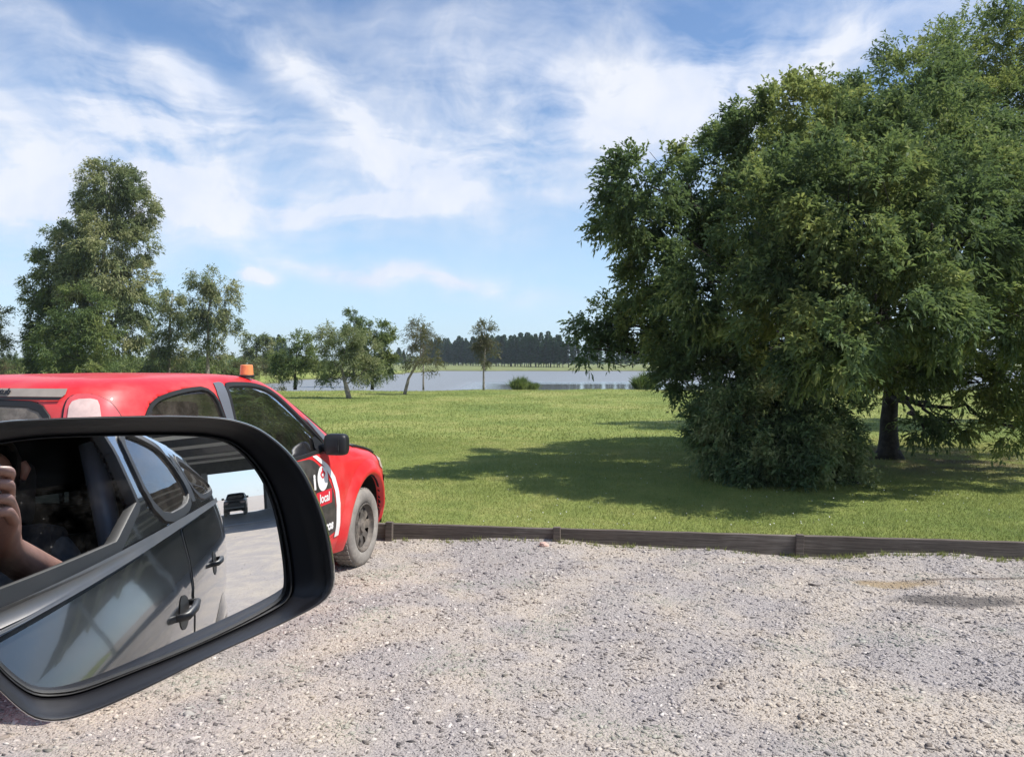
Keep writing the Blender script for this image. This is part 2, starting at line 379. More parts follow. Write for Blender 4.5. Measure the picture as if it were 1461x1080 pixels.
def gravel_mat():
    m = mat('gravel_bed', (0.4, 0.38, 0.35), 0.95, spec=0.2); N = NT(m.node_tree); p = m.node_tree.nodes['Principled BSDF']
    pos = N.new('ShaderNodeNewGeometry').outputs['Position']
    f, s1, s2, s3 = gravel_tone(N, pos)
    c = N.mix(f, (0.34, 0.312, 0.30), (0.49, 0.425, 0.35))
    v = N.vor(pos, 75); cc = N.ramp(N.new('ShaderNodeSeparateColor').outputs[0], [(0, (0, 0, 0)), (1, (1, 1, 1))])
    sepc = N.new('ShaderNodeSeparateColor'); N.put(sepc.inputs[0], v.outputs['Color'])
    c = N.mix(N.maprange(sepc.outputs[0], 0.0, 1.0, 0.0, 0.4, smooth=False), c, (0.47, 0.43, 0.39))
    c = N.mix(N.maprange(sepc.outputs[1], 0.7, 1.0, 0.0, 0.5), c, (0.17, 0.155, 0.15))
    c = N.mix(N.maprange(N.noise(pos, 130, 3, 0.7), 0.25, 0.5, 0.45, 0.0), c, (0.16, 0.14, 0.125))
    c = N.mix(N.math('MULTIPLY', s1, 0.8), c, (0.30, 0.22, 0.12)); c = N.mix(N.math('MULTIPLY', s2, 0.85), c, (0.10, 0.09, 0.085))
    c = N.mix(N.math('MULTIPLY', s3, 0.7), c, (0.14, 0.11, 0.09))
    N.put(p.inputs['Base Color'], c)
    b = N.new('ShaderNodeBump'); b.inputs['Strength'].default_value = 0.8; b.inputs['Distance'].default_value = 0.010
    h = N.math('ADD', N.math('MULTIPLY', N.vor(pos, 75).outputs['Distance'], -0.8), N.noise(pos, 60, 5, 0.7))
    N.put(b.inputs['Height'], h); N.put(p.inputs['Normal'], b.outputs[0])
    return m
def stone_mat():
    m = mat('loose_stone', (0.4, 0.38, 0.36), 0.9, spec=0.25); N = NT(m.node_tree); p = m.node_tree.nodes['Principled BSDF']
    geo = N.new('ShaderNodeNewGeometry'); pos = geo.outputs['Position']; rnd = geo.outputs['Random Per Island']
    f, s1, s2, s3 = gravel_tone(N, pos)
    a = N.ramp(rnd, [(0.0, (0.07, 0.066, 0.068)), (0.26, (0.22, 0.202, 0.20)), (0.6, (0.36, 0.332, 0.325)), (0.85, (0.45, 0.41, 0.385)), (1.0, (0.58, 0.54, 0.50))])
    b_ = N.ramp(rnd, [(0.0, (0.16, 0.13, 0.105)), (0.3, (0.37, 0.315, 0.255)), (0.7, (0.47, 0.41, 0.335)), (1.0, (0.56, 0.50, 0.42))])
    c = N.mix(f, a, b_)
    c = N.mix(N.maprange(N.noise(pos, 1.7, 2), 0.52, 0.66, 0.0, 0.55), c, (0.29, 0.31, 0.25))
    c = N.mix(N.math('MULTIPLY', s1, 0.6), c, (0.36, 0.27, 0.16)); c = N.mix(N.math('MULTIPLY', s2, 0.75), c, (0.13, 0.12, 0.115))
    c = N.mix(N.math('MULTIPLY', s3, 0.5), c, (0.16, 0.13, 0.11))
    N.put(p.inputs['Base Color'], c)
    return m
def wood_mat():
    m = mat('weathered_timber', (0.09, 0.075, 0.06), 0.9, spec=0.2); N = NT(m.node_tree); p = m.node_tree.nodes['Principled BSDF']
    tc = N.new('ShaderNodeTexCoord').outputs['Object']
    g = N.noise(N.scalevec(tc, (1.2, 30, 30)), 2.5, 5, 0.65, 0.3); b = N.noise(tc, 1.8, 4, 0.6)
    c = N.ramp(N.math('ADD', N.math('MULTIPLY', g, 0.6), N.math('MULTIPLY', b, 0.4)), [(0.3, (0.050, 0.041, 0.035)), (0.5, (0.125, 0.105, 0.088)), (0.68, (0.24, 0.21, 0.18))])
    N.put(p.inputs['Base Color'], c)
    bp = N.new('ShaderNodeBump'); bp.inputs['Strength'].default_value = 0.6; bp.inputs['Distance'].default_value = 0.005
    N.put(bp.inputs['Height'], g); N.put(p.inputs['Normal'], bp.outputs[0])
    return m
def water_mat():
    m = mat('pond_water', (0.20, 0.21, 0.215), 0.06, spec=0.5); N = NT(m.node_tree); p = m.node_tree.nodes['Principled BSDF']
    p.inputs['IOR'].default_value = 1.33
    pos = N.new('ShaderNodeNewGeometry').outputs['Position']
    sx = N.new('ShaderNodeSeparateXYZ'); N.put(sx.inputs[0], pos)
    edge = N.math('ADD', sx.outputs[1], N.math('MULTIPLY', N.noise(N.scalevec(pos, (0.10, 0.3, 1)), 1.0, 3), 22.0))
    calm = N.maprange(edge, 80, 96, 0.0, 1.0)
    calm = N.math('MAXIMUM', calm, N.maprange(sx.outputs[0], -6, 0, 1.0, 0.03))
    b = N.new('ShaderNodeBump'); b.inputs['Distance'].default_value = 0.16; N.put(b.inputs['Strength'], N.math('MULTIPLY', calm, 0.55))
    N.put(b.inputs['Height'], N.noise(N.scalevec(pos, (0.8, 2.0, 1)), 1.8, 4, 0.6)); N.put(p.inputs['Normal'], b.outputs[0])
    N.put(p.inputs['Roughness'], N.maprange(calm, 0.1, 1.0, 0.05, 0.35, smooth=False))
    return m
M_lawn, M_blade, M_gravel, M_stone, M_wood, M_water = lawn_mat(), blade_mat(), gravel_mat(), stone_mat(), wood_mat(), water_mat()

# ------------------------------------------------------------------ ground, pond
LZ = 0.105
def board_y(x): return 6.74-0.145*x
def smooth(a, b, v):
    t = np.clip((v-a)/(b-a), 0, 1); return t*t*(3-2*t)
def wob(x, y):
    return 1.2*np.sin(x*0.31+1.0)+0.8*np.sin(x*0.83+y*0.05)+0.4*np.sin(x*2.1)
def lake_sd(x, y):
    w = wob(x, y)
    return np.minimum(np.minimum(x-np.interp(y, [0, 44, 60, 80, 125, 190], [-17, -17, -22, -26, -22, -19])+0.8*np.sin(y*0.31)+0.5*np.sin(y*0.73), y-42.6-w*0.40+0.02*np.abs(x)), np.minimum(189+w*1.0-y, 190-x))
def lawn_z(x, y):
    z = LZ+0.02*np.sin(x*0.9+0.4)*np.sin(y*0.7)+0.03*np.sin(x*0.21)*np.sin(y*0.17+1)*np.clip((y-9)/6, 0, 1)
    z = z*1.0+0.45*smooth(196, 320, y)
    return z-1.5*smooth(-0.3, 4.5, lake_sd(x, y))
def geom(a, b, n): return list(a*(b/a)**(np.arange(1, n+1)/n))
def build_lawn():
    xs = np.arange(-60, 60.01, 1.0); g = [60+v for v in geom(4, 2600, 26)]
    xs = np.array([-v for v in g[::-1]]+list(xs)+g)
    ts = np.concatenate([np.arange(0, 38, 0.6), np.arange(38, 62, 0.35), np.arange(62, 200, 3.0), 200+np.array(geom(5, 2600, 22))])
    X, T = np.meshgrid(xs, ts); Y = board_y(np.clip(X, -60, 60))*np.exp(-T/30.0)+6.7*(1-np.exp(-T/30.0))+T+0.03
    Z = lawn_z(X, Y)
    V = np.stack([X, Y, Z], -1).reshape(-1, 3); ny, nx = X.shape
    i = (np.arange(ny-1)[:, None]*nx+np.arange(nx-1)[None]).ravel()
    o = npmesh('lawn', V, np.stack([i, i+1, i+nx+1, i+nx], -1), M_lawn, smooth=True)
    tag(o, 'mown green lawn running from the timber edging down to the pond', 'lawn', kind='structure')
build_lawn()
tag(pymesh('pond_water', [(-60, 40, -0.36), (200, 40, -0.36), (200, 210, -0.36), (-60, 210, -0.36)], [(0, 1, 2, 3)], M_water),
    'wide pale pond beyond the lawn reflecting the sky', 'pond', kind='structure')

def grav_z(x, y):
    z = 0.010*np.sin(x*1.7+0.3)*np.sin(y*1.3)+0.008*np.sin(x*4.1+y*2.2)+0.005*np.sin(x*9.0-y*7.0)
    d = board_y(x)-y
    bank = (0.018+0.022*np.sin(x*1.9+0.9)+0.012*np.sin(x*4.3)+0.02*np.exp(-((x+0.6)/1.0)**2))*np.exp(-np.clip(d, 0, 9)/0.16)
    return z+bank
def build_gravel():
    xs = np.concatenate([-np.array(geom(1, 900, 18))[::-1]-9, np.arange(-9, 12, 0.07), 12+np.array(geom(1, 900, 18))])
    ts = np.concatenate([np.arange(0, 7.4, 0.06), 7.4+np.array(geom(0.6, 900, 26))])
    X, T = np.meshgrid(xs, ts); Y = board_y(np.clip(X, -60, 60))-T+0.01
    fade = np.exp(-np.clip(T-7, 0, 99)/3.0)
    Z = grav_z(X, Y)*fade
    V = np.stack([X, Y, Z], -1).reshape(-1, 3); ny, nx = X.shape
    i = (np.arange(ny-1)[:, None]*nx+np.arange(nx-1)[None]).ravel()
    o = npmesh('gravel_lot', V, np.stack([i, i+nx, i+nx+1, i+1], -1), M_gravel, smooth=True)
    tag(o, 'pale gravel car park in front of the timber edging', 'gravel', kind='structure')
build_gravel()

def rocks(n_big, n_small):
    def field(n, y0, y1, power=1.0):
        out = []
        while sum(len(a) for a in out) < n:
            y = y0+(y1-y0)*rng.random(n*2)**power; x = (rng.random(n*2)*2-1)*(0.86*y+0.9)
            k = (y < board_y(x)-0.02)
            out.append(np.stack([x[k], y[k]], -1))
        return np.concatenate(out)[:n]
    def solid(P, S, base, faces, j1=0.28, j2=0.10):
        n = len(P); nv = len(base)
        B = base[None]*(1+j1*(rng.random((n, nv, 1))*2-1))+j2*(rng.random((n, nv, 3))*2-1)
        sc3 = np.stack([S*(0.9+0.7*rng.random(n)), S*(0.55+0.5*rng.random(n)), S*(0.28+0.35*rng.random(n))], -1)
        B = B*sc3[:, None, :]
        a = rng.random(n)*2*np.pi; t = rng.normal(0, 0.35, n); ca, sa, ct, st = np.cos(a), np.sin(a), np.cos(t), np.sin(t)
        x, y, z = B[..., 0], B[..., 1], B[..., 2]
        y, z = y*ct[:, None]-z*st[:, None], y*st[:, None]+z*ct[:, None]
        x, y = x*ca[:, None]-y*sa[:, None], x*sa[:, None]+y*ca[:, None]
        zc = grav_z(P[:, 0], P[:, 1])+S*0.12*rng.random(n)
        V = np.stack([x+P[:, :1], y+P[:, 1:], z+zc[:, None]], -1).reshape(-1, 3)
        F = (faces[None]+(np.arange(n)*nv)[:, None, None]).reshape(-1, 3)
        return V, F
    octv = np.array([(1, 0, 0), (-1, 0, 0), (0, 1, 0), (0, -1, 0), (0, 0, 1), (0, 0, -1)], float)
    octf = np.array([(0, 2, 4), (2, 1, 4), (1, 3, 4), (3, 0, 4), (2, 0, 5), (1, 2, 5), (3, 1, 5), (0, 3, 5)])
    bm = bmesh.new(); bmesh.ops.create_icosphere(bm, subdivisions=1, radius=1)
    icv = np.array([v.co[:] for v in bm.verts]); bm.faces.ensure_lookup_table(); icf = np.array([[v.index for v in f.verts] for f in bm.faces]); bm.free()
    Pb = field(n_big, 1.8, 8.3, 0.9); V1, F1 = solid(Pb, 0.005+0.010*rng.random(n_big)**1.9+0.008*(rng.random(n_big) > 0.98), icv, icf, 0.42, 0.22)
    Ps = field(n_small, 1.8, 8.3, 0.8); V2, F2 = solid(Ps, 0.0028+0.0035*rng.random(n_small), octv, octf)
    # coarser scatter over the part of the yard behind, which the wing mirror shows
    a = R(153.0); n3 = 9000; lx = 1.5-17*rng.random(n3)**1.3; ly = -1.6-0.1*np.abs(lx-3)-(2.2+0.16*np.abs(lx-3))*rng.random(n3)
    ox, oy = -(2.85*math.cos(a)+.825*math.sin(a)), -(2.85*math.sin(a)-.825*math.cos(a))
    Pc = np.stack([ox+lx*math.cos(a)-ly*math.sin(a), oy+lx*math.sin(a)+ly*math.cos(a)], -1)
    V3, F3 = solid(Pc, 0.012+0.014*rng.random(n3), octv, octf); V3[:, 2] = np.maximum(V3[:, 2], -0.01)
    o = npmesh('gravel_stones', np.concatenate([V1, V2, V3]), np.concatenate([F1, F2+len(V1), F3+len(V1)+len(V2)]), M_stone)
    tag(o, 'loose grey lilac and beige stones covering the gravel car park', 'gravel', kind='stuff')
rocks(38000, 195000)

def grass(n_near, n_far):
    def pts(n, y0, y1):
        u = rng.random(n*2); y = np.sqrt(y0*y0+(y1*y1-y0*y0)*u**1.25); x = (rng.random(n*2)*2-1)*(0.70*y+0.6)
        k = (y > board_y(x)+0.03) & (lake_sd(x, y) < -0.2); return np.stack([x[k], y[k]], -1)[:n]
    out_v = []
    for n, y0, y1, h0, w0 in ((n_near, 5.8, 15, 0.030, 0.0060), (n_far, 15, 44.5, 0.050, 0.016)):
        P = pts(n, y0, y1); n = len(P); a = rng.random(n)*2*np.pi; tone = 0.6+0.7*(np.sin(P[:, 0]*1.3+np.sin(P[:, 1]*0.8)*2)*0.25+0.5)
        h = h0*(0.5+rng.random(n))*tone; h = np.where(rng.random(n) > 0.985, h*1.8, h)
        near_board = (P[:, 1]-board_y(P[:, 0]) < 0.10) & (y0 < 10); h = np.where(near_board, h*1.2, h)
        w = w0*(0.6+0.8*rng.random(n)); lean = h*(rng.normal(0, 0.55, (n, 2)).T)
        z0 = lawn_z(P[:, 0], P[:, 1])-0.004
        b1 = np.stack([P[:, 0]-np.cos(a)*w/2, P[:, 1]-np.sin(a)*w/2, z0], -1); b2 = np.stack([P[:, 0]+np.cos(a)*w/2, P[:, 1]+np.sin(a)*w/2, z0], -1)
        tp = np.stack([P[:, 0]+lean[0], P[:, 1]+lean[1], z0+h], -1)
        out_v.append(np.stack([b1, b2, tp], 1).reshape(-1, 3))
    V = np.concatenate(out_v); F = np.arange(len(V)).reshape(-1, 3)
    tag(npmesh('grass', V, F, M_blade), 'short sunlit grass blades of the mown lawn', 'grass', kind='stuff')
grass(330000, 170000)

# weeds and small tufts along the foot of the edging
def edge_tufts():
    P = []; V = []
    xs = np.concatenate([rng.normal(0.4, 0.9, 60), rng.uniform(2.2, 4.3, 130), rng.uniform(-1.1, 4.5, 90)])
    for x in xs:
        y = board_y(x)-0.045-abs(rng.normal(0, 0.03)); z = float(grav_z(np.array(x), np.array(y)))-0.003
        for k in range(6):
            a = rng.random()*6.28; h = 0.018+0.035*rng.random(); l = rng.normal(0, 0.4, 2)*h; w = 0.003
            V += [(x-math.cos(a)*w, y-math.sin(a)*w, z), (x+math.cos(a)*w, y+math.sin(a)*w, z), (x+l[0], y+l[1]-0.006, z+h)]
            x += rng.normal(0, 0.008)
    tag(npmesh('grass_tufts', V, np.arange(len(V)).reshape(-1, 3), M_blade), 'thin grass tufts growing at the foot of the timber edging', 'weeds', kind='stuff')
edge_tufts()

def clover():
    V = []
    for _ in range(420):
        y = 6.9+rng.random()**1.5*7; x = rng.uniform(-1.5, .72*y); c = .5+.5*math.sin(x*1.7)*math.sin(y*1.1+x)
        if rng.random() > c or y < board_y(x)+.06: continue
        z = float(lawn_z(np.array(x), np.array(y)))+.028+.012*rng.random()
        for k in range(3):
            a = rng.random()*6.28; r_ = .006
            V += [(x+math.cos(a)*r_, y+math.sin(a)*r_, z), (x+math.cos(a+2.1)*r_, y+math.sin(a+2.1)*r_, z+.003*k), (x+math.cos(a+4.2)*r_, y+math.sin(a+4.2)*r_, z+.007)]
    tag(npmesh('clover_flowers', V, np.arange(len(V)).reshape(-1, 3), M_white), 'tiny white clover flowers scattered in the lawn', 'flowers', kind='stuff')
clover()
def edging():
    root = empty('timber_edging', (0, board_y(0), 0), 0, 'low dark weathered timber board edging between gravel and lawn', 'edging')
    posts = [gp(558, 772).x-0.02, 0.39, 2.37, 4.95, -3.1, -5.2, 7.3, 9.6]
    xs = sorted(posts); ang = math.atan(-0.145)
    ends = [-7.4]+xs+[11.9]
    for a, b in zip(ends[:-1], ends[1:]):
        cx = (a+b)/2; L = (b-a)/math.cos(ang)-0.004
        m = MB(); n = max(8, int(L/0.12)); V = []; F = []
        dz = 0.004*math.sin(cx*7)
        for i in range(n+1):           # a slightly bowed plank with a worn top edge
            s = -L/2+L*i/n; bow = 0.006*math.sin(i/n*math.pi)+random.uniform(-.001, .001); tz = 0.150+dz+random.uniform(-.0025, .0015)
            for (yy, zz) in ((-0.022, -0.12), (-0.022, tz-0.004), (-0.018, tz), (0.018, tz), (0.022, tz-0.004), (0.022, -0.12)): V.append((s, yy+bow, zz))
            if i: F += [(6*(i-1)+k, 6*i+k, 6*i+(k+1) % 6, 6*(i-1)+(k+1) % 6) for k in range(6)]
        F += [tuple(range(6)), tuple(6*n+k for k in range(6))[::-1]]
        o = pymesh('board', V, F, M_wood, root); o.location = (cx, board_y(cx)-board_y(0), 0); o.rotation_euler = (0, 0, ang)
    for x in posts:
        m = MB().box((0, 0, 0.012), (0.062, 0.05, 0.315), bev=0.005)
        o = m.build('post', M_wood, root); o.location = (x, board_y(x)-board_y(0)-0.048, 0); o.rotation_euler = (random.uniform(-.02, .02), random.uniform(-.03, .03), ang)
edging()
def spot_rock(px, py, s, name, label, m):
    bm = bmesh.new(); bmesh.ops.create_icosphere(bm, subdivisions=2, radius=1)
    for v in bm.verts: v.co *= random.uniform(0.82, 1.12)
    bmesh.ops.scale(bm, vec=s, verts=bm.verts)
    me = bpy.data.meshes.new(name); bm.to_mesh(me); bm.free()
    o = link(name, me, m, None, False); g = gp(px, py); o.location = (g.x, g.y, float(grav_z(np.array(g.x), np.array(g.y)))+s[2]*0.4); o.rotation_euler = (0, 0.2, random.uniform(-.3, .3))
    tag(o, label, 'stone')
spot_rock(776, 784, (0.045, 0.03, 0.026), 'stone', 'pinkish stone lying against the timber edging beside the middle post', mat('pink_stone', (0.52, 0.36, 0.30), 0.9, noise=0.2, nscale=30, bump=0.5))
spot_rock(1162, 836, (0.05, 0.012, 0.01), 'wood_chip', 'dark splinter of wood lying on the gravel before the right post', mat('dark_chip', (0.06, 0.05, 0.045), 0.9, noise=0.3, nscale=30))

# ------------------------------------------------------------------ vegetation builders
def leaf_quads(P, A, L, W, droop=0.25):
    """one folded diamond per leaf: base P, axis A, length L, width W"""
    n = len(P); A = A/np.maximum(np.linalg.norm(A, axis=1, keepdims=True), 1e-6)
    rnd = rng.normal(0, 0.62, (n, 3)); rnd[:, 2] += 1.0; rnd[:, 0] += 0.25; B = np.cross(A, rnd); B /= np.maximum(np.linalg.norm(B, axis=1, keepdims=True), 1e-6)
    L = L[:, None]; W = W[:, None]; dz = np.zeros((n, 3)); dz[:, 2] = -1
    tip = P+A*L+dz*L*droop; mid = P+A*L*0.5
    V = np.stack([P, mid+B*W/2, tip, mid-B*W/2], 1).reshape(-1, 3)
    return V, np.arange(len(V)).reshape(-1, 4)
def crown_points(lobes, n_sprays, clump=26, shell=0.55, clump_r=0.26, hang=0.0):
    """lobes: array of (x,y,z,rx,ry,rz). Returns spray base points and outward directions; sprays gather into clumps"""
    lobes = np.asarray(lobes, float); w = (lobes[:, 3]*lobes[:, 4]+lobes[:, 3]*lobes[:, 5])**0.85; w /= w.sum()
    P = []; D = []
    for lb, ww in zip(lobes, w):
        n = max(6, int(n_sprays*ww)); nc = max(5, int(clump))
        d = rng.normal(0, 1, (nc, 3)); d /= np.linalg.norm(d, axis=1, keepdims=True)
        rr = shell+(1.02-shell)*rng.random(nc)**0.6; cc = d*rr[:, None]
        wt = rng.random(nc)+0.25; wt /= wt.sum(); idx = rng.choice(nc, n, p=wt)
        q = cc[idx]+rng.normal(0, clump_r*0.55, (n, 3)); rr = np.linalg.norm(q, axis=1)
        q = np.where((rr > 1.12)[:, None], q/np.maximum(rr, 1e-3)[:, None]*1.08, q)
        dirs = q+cc[idx]*0.5+rng.normal(0, 0.35, (n, 3)); dirs[:, 2] += 0.15-hang
        P.append(q*lb[3:6]+lb[:3]); D.append(dirs/np.linalg.norm(dirs, axis=1, keepdims=True))
    return np.concatenate(P), np.concatenate(D)
def sprays(P, D, spray_len, k, leaf_l, leaf_w, spread=0.8, droop=0.25):
    n = len(P); s = np.linspace(0.05, 1.0, k)[None, :, None]
    ln = spray_len*(0.6+0.8*rng.random((n, 1, 1)))
    base = P[:, None, :]+D[:, None, :]*s*ln; base[..., 2] -= (s[..., 0]**2)*ln[..., 0]*0.25
    side = rng.normal(0, 1, (n, k, 3)); ax = D[:, None, :]+side*spread
    m = n*k; L = leaf_l*(0.6+0.7*rng.random(m)); W = leaf_w*(0.7+0.6*rng.random(m))
    return leaf_quads(base.reshape(-1, 3), ax.reshape(-1, 3), L, W, droop)
def limb_mesh(m, a, b, r0, r1, n=5, wig=0.06, sides=6, sag=0.0):
    a, b = Vector(a), Vector(b); L = (b-a).length; pts = []; rad = []
    for i in range(n+1):
        t = i/n; p = a.lerp(b, t); off = Vector((random.uniform(-1, 1), random.uniform(-1, 1), random.uniform(-1, 1)))*wig*L*math.sin(math.pi*t)
        p = p+off; p.z += sag*L*math.sin(math.pi*t); pts.append(p); rad.append(r0+(r1-r0)*t)
    m.tube(pts, rad, sides); return pts
def tree(name, base, lobes, label, cat='tree', group=None, leaf=None, bark=None, trunk=None, tr=0.2, n=4000, k=9, spray=0.3, ll=0.08, lw=0.03,
         twigs=4, clump=26, shell=0.5, hang=0.0, spread=0.8, flare=True, clump_r=0.26, droop=0.25):
    """base: world position of the root; lobes: world (x,y,z,rx,ry,rz); trunk: list of world points"""
    base = Vector(base); root = empty(name, base, 0, label, cat, group)
    b = np.array(base); lob = np.asarray(lobes, float).copy(); lob[:, :3] -= b
    m = MB(); tp = [Vector(p)-base for p in (trunk or [base, base+Vector((0.1, 0, float(lob[:, 2].mean()))), base+Vector((0, 0, float(lob[:, 2].max())))])]
    fine = []
    for i in range(len(tp)-1):
        for j in range(4): fine.append(tp[i].lerp(tp[i+1], j/4))
    fine.append(tp[-1]); H = fine[-1].z
    rad = [max(tr*(1-0.85*i/(len(fine)-1)), tr*0.12)*(1.0+(0.7*math.exp(-p.z/(0.9*tr)) if flare else 0)) for i, p in enumerate(fine)]
    rad = [r*random.uniform(0.94, 1.06) for r in rad]
    m.tube(fine, rad, 12)
    for lb in lob:
        c = Vector(lb[:3]); cand = [(p, r) for p, r in zip(fine, rad) if p.z < c.z+0.1*H] or [(fine[0], rad[0])]
        zt = max(random.uniform(0.26, 0.40)*H, c.z-0.55*(Vector((c.x, c.y, 0))-Vector((fine[len(fine)//2].x, fine[len(fine)//2].y, 0))).length-0.3*lb[5])
        p0, r0 = min(cand, key=lambda q: abs(q[0].z-zt))
        rr = max(0.35*r0, 0.012*tr/0.2)
        pts = limb_mesh(m, p0, c, rr, rr*0.35, 6, 0.07, 6, 0.05)
        for _ in range(twigs):
            d = Vector(rng.normal(0, 1, 3)).normalized(); e = c+Vector((d.x*lb[3], d.y*lb[4], d.z*lb[5]))*0.85
            limb_mesh(m, pts[random.choice((3, 4, 5))], e, rr*0.4, rr*0.1, 4, 0.08, 4)
    m.build('trunk', bark or M_stem, root, True)
    P, D = crown_points(lob, n, clump, shell, clump_r, hang)
    V, F = sprays(P, D, spray, k, ll, lw, spread, droop)
    npmesh('crown', V, F, leaf or L_oak, root)
    return root
def pxlobe(px, py, r, Y, ry=None, dy=0.0, depth=None):
    c = at(px, py, Y+dy); s = (Y+dy)/FPX
    return (c.x, c.y, c.z, r*s, (depth if depth is not None else r*s), (ry or r)*s)
# ------------------------------------------------------------------ the big tree, the tree behind it and the bush
def big_tree():
    D0 = 12.0; b = at(1268, 655, D0); b.z = LZ-0.02
    L = []
    for (px, py, r, dy) in [(925, 265, 62, -0.6), (890, 312, 42, -0.3), (962, 345, 72, 0.2), (1035, 262, 74, 0.5), (1118, 205, 76, 0.2), (1200, 185, 76, -0.6),
                            (1105, 325, 95, -1.6), (1215, 300, 105, -2.0), (1012, 402, 66, -0.9), (925, 400, 42, 0.3), (1130, 430, 82, -1.9), (1250, 420, 90, -2.6),
                            (1330, 320, 95, -2.2), (1325, 225, 85, -0.8), (1405, 310, 90, -1.6), (1440, 408, 78, -1.8), (1350, 445, 58, -2.3), (1180, 490, 56, -2.2),
                            (1050, 478, 52, -0.6), (955, 450, 40, 0.3), (1195, 485, 46, -2.9), (1500, 350, 95, -0.6), (1530, 450, 80, -1.2), (1570, 300, 80, 0.4)]:
        L.append(pxlobe(px, py, r, D0, dy=dy-1.5))
    for (px, py, rx, ry, dy) in [(862, 452, 26, 24, 0.6), (838, 470, 16, 18, 0.6), (908, 465, 32, 28, 0.5), (835, 496, 11, 18, 0.5), (868, 492, 14, 22, 0.6), (958, 530, 15, 36, -0.6),
                                 (960, 490, 26, 26, -0.4), (1000, 500, 40, 24, -0.5), (1318, 612, 22, 14, -0.9), (1385, 545, 34, 20, -0.8),
                                 (1440, 535, 34, 40, -1.0), (1445, 608, 24, 30, -1.1), (1228, 512, 40, 22, -1.2), (1285, 528, 44, 18, -1.0), (1300, 512, 46, 28, -1.0), (1345, 500, 40, 30, -1.2), (1360, 605, 22, 14, -0.8), (1500, 560, 50, 50, -0.8), (1100, 520, 50, 36, -0.8)]:
        L.append(pxlobe(px, py, rx, D0, ry=ry, dy=dy-.9))
        if 880 < px < 1050: L.append(pxlobe(px, py, rx*.9, D0, ry=ry*.9, dy=dy-.9))
    # the far half of the crown
    back = []
    for (x, y, z, rx, ry, rz) in [(3.8, 12.2, 4.2, 1.2, 1.1, 1.0), (4.8, 13.3, 3.4, 1.3, 1.1, 1.0), (6.0, 13.4, 4.9, 1.5, 1.3, 1.1), (7.8, 13.4, 4.4, 1.4, 1.3, 1.1), (8.8, 12.2, 3.8, 1.3, 1.3, 1.1), (6.2, 12.0, 5.2, 1.5, 1.3, 0.9),
                                  (5.2, 12.4, 3.2, 1.2, 1.1, 0.9), (7.4, 12.6, 3.2, 1.3, 1.1, 0.9)]:
        back.append((x, y, z, rx, ry, rz))
    tk = [b, at(1268, 600, D0), at(1274, 530, D0-0.1), at(1262, 440, D0-0.5), at(1240, 330, D0-0.9), at(1230, 230, D0-1.1)]
    t = tree('oak_tree', b, L+back, 'huge dense dark green tree with drooping branches and a bare trunk at right', 'tree', None, L_oak, M_stem, tk, 0.145,
             n=40000, k=11, spray=0.20, ll=0.076, lw=0.029, twigs=5, clump=34, shell=0.50, clump_r=0.19, spread=0.7)
    return t
big_tree()
def behind_tree():
    D0 = 17.5; b = at(1505, 615, D0); b.z = LZ-0.02
    L = [pxlobe(px, py, r, D0, dy=dy) for (px, py, r, dy) in [(1322, 118, 68, 0), (1395, 78, 66, .4), (1455, 70, 60, 0), (1295, 180, 50, -.6), (1455, 150, 55, -1), (1530, 90, 80, .5), (1540, 200, 80, 0),
                                                           (1370, 140, 45, 1.5), (1600, 160, 80, 0), (1500, 300, 80, 1), (1410, 235, 32, .3), (1600, 320, 90, 1)]]
    tk = [b, at(1500, 480, D0), at(1470, 330, D0), at(1430, 210, D0), at(1410, 110, D0)]
    tree('oak_tree', b, L, 'taller tree behind the huge dense one, its crown reaching the top right corner', 'tree', None, L_oak, M_stem, tk, 0.2,
         n=9500, k=10, spray=0.34, ll=0.105, lw=0.036, twigs=6, clump=30, shell=0.4, spread=0.65)
behind_tree()
def bush():
    L = []
    for (px, py, r, Y, dy) in [(1065, 600, 58, 9.7, 0), (1130, 625, 58, 9.3, 0), (1175, 618, 50, 9.6, 0), (1052, 548, 42, 10.1, 0), (1125, 560, 56, 9.9, 0), (1022, 600, 30, 9.9, 0),
                               (1200, 660, 28, 9.6, 0), (1090, 655, 40, 9.2, 0), (1150, 668, 32, 9.0, 0), (1180, 560, 44, 10.2, 0), (1120, 600, 70, 10.5, 0), (1060, 640, 40, 10.0, 0), (1010, 570, 20, 10.2, 0), (1012, 630, 28, 9.9, 0), (1000, 600, 18, 10, 0), (1230, 690, 18, 9.3, 0), (1070, 680, 24, 9.3, 0), (1028, 640, 34, 9.7, 0), (1040, 590, 36, 9.6, 0)]:
        L.append(pxlobe(px, py, r, Y))
    b = Vector((3.55, 9.75, LZ-0.02))
    tree('bush', b, L, 'broad leafy dark green bush growing on the lawn left of the bare trunk', 'bush', None, L_bush, M_stem, [b, b+Vector((0.05, 0.05, 0.5)), b+Vector((0, 0.1, 1.1))], 0.05,
         n=5600, k=11, spray=0.17, ll=0.075, lw=0.026, twigs=7, clump=26, shell=0.3, spread=0.75)
bush()

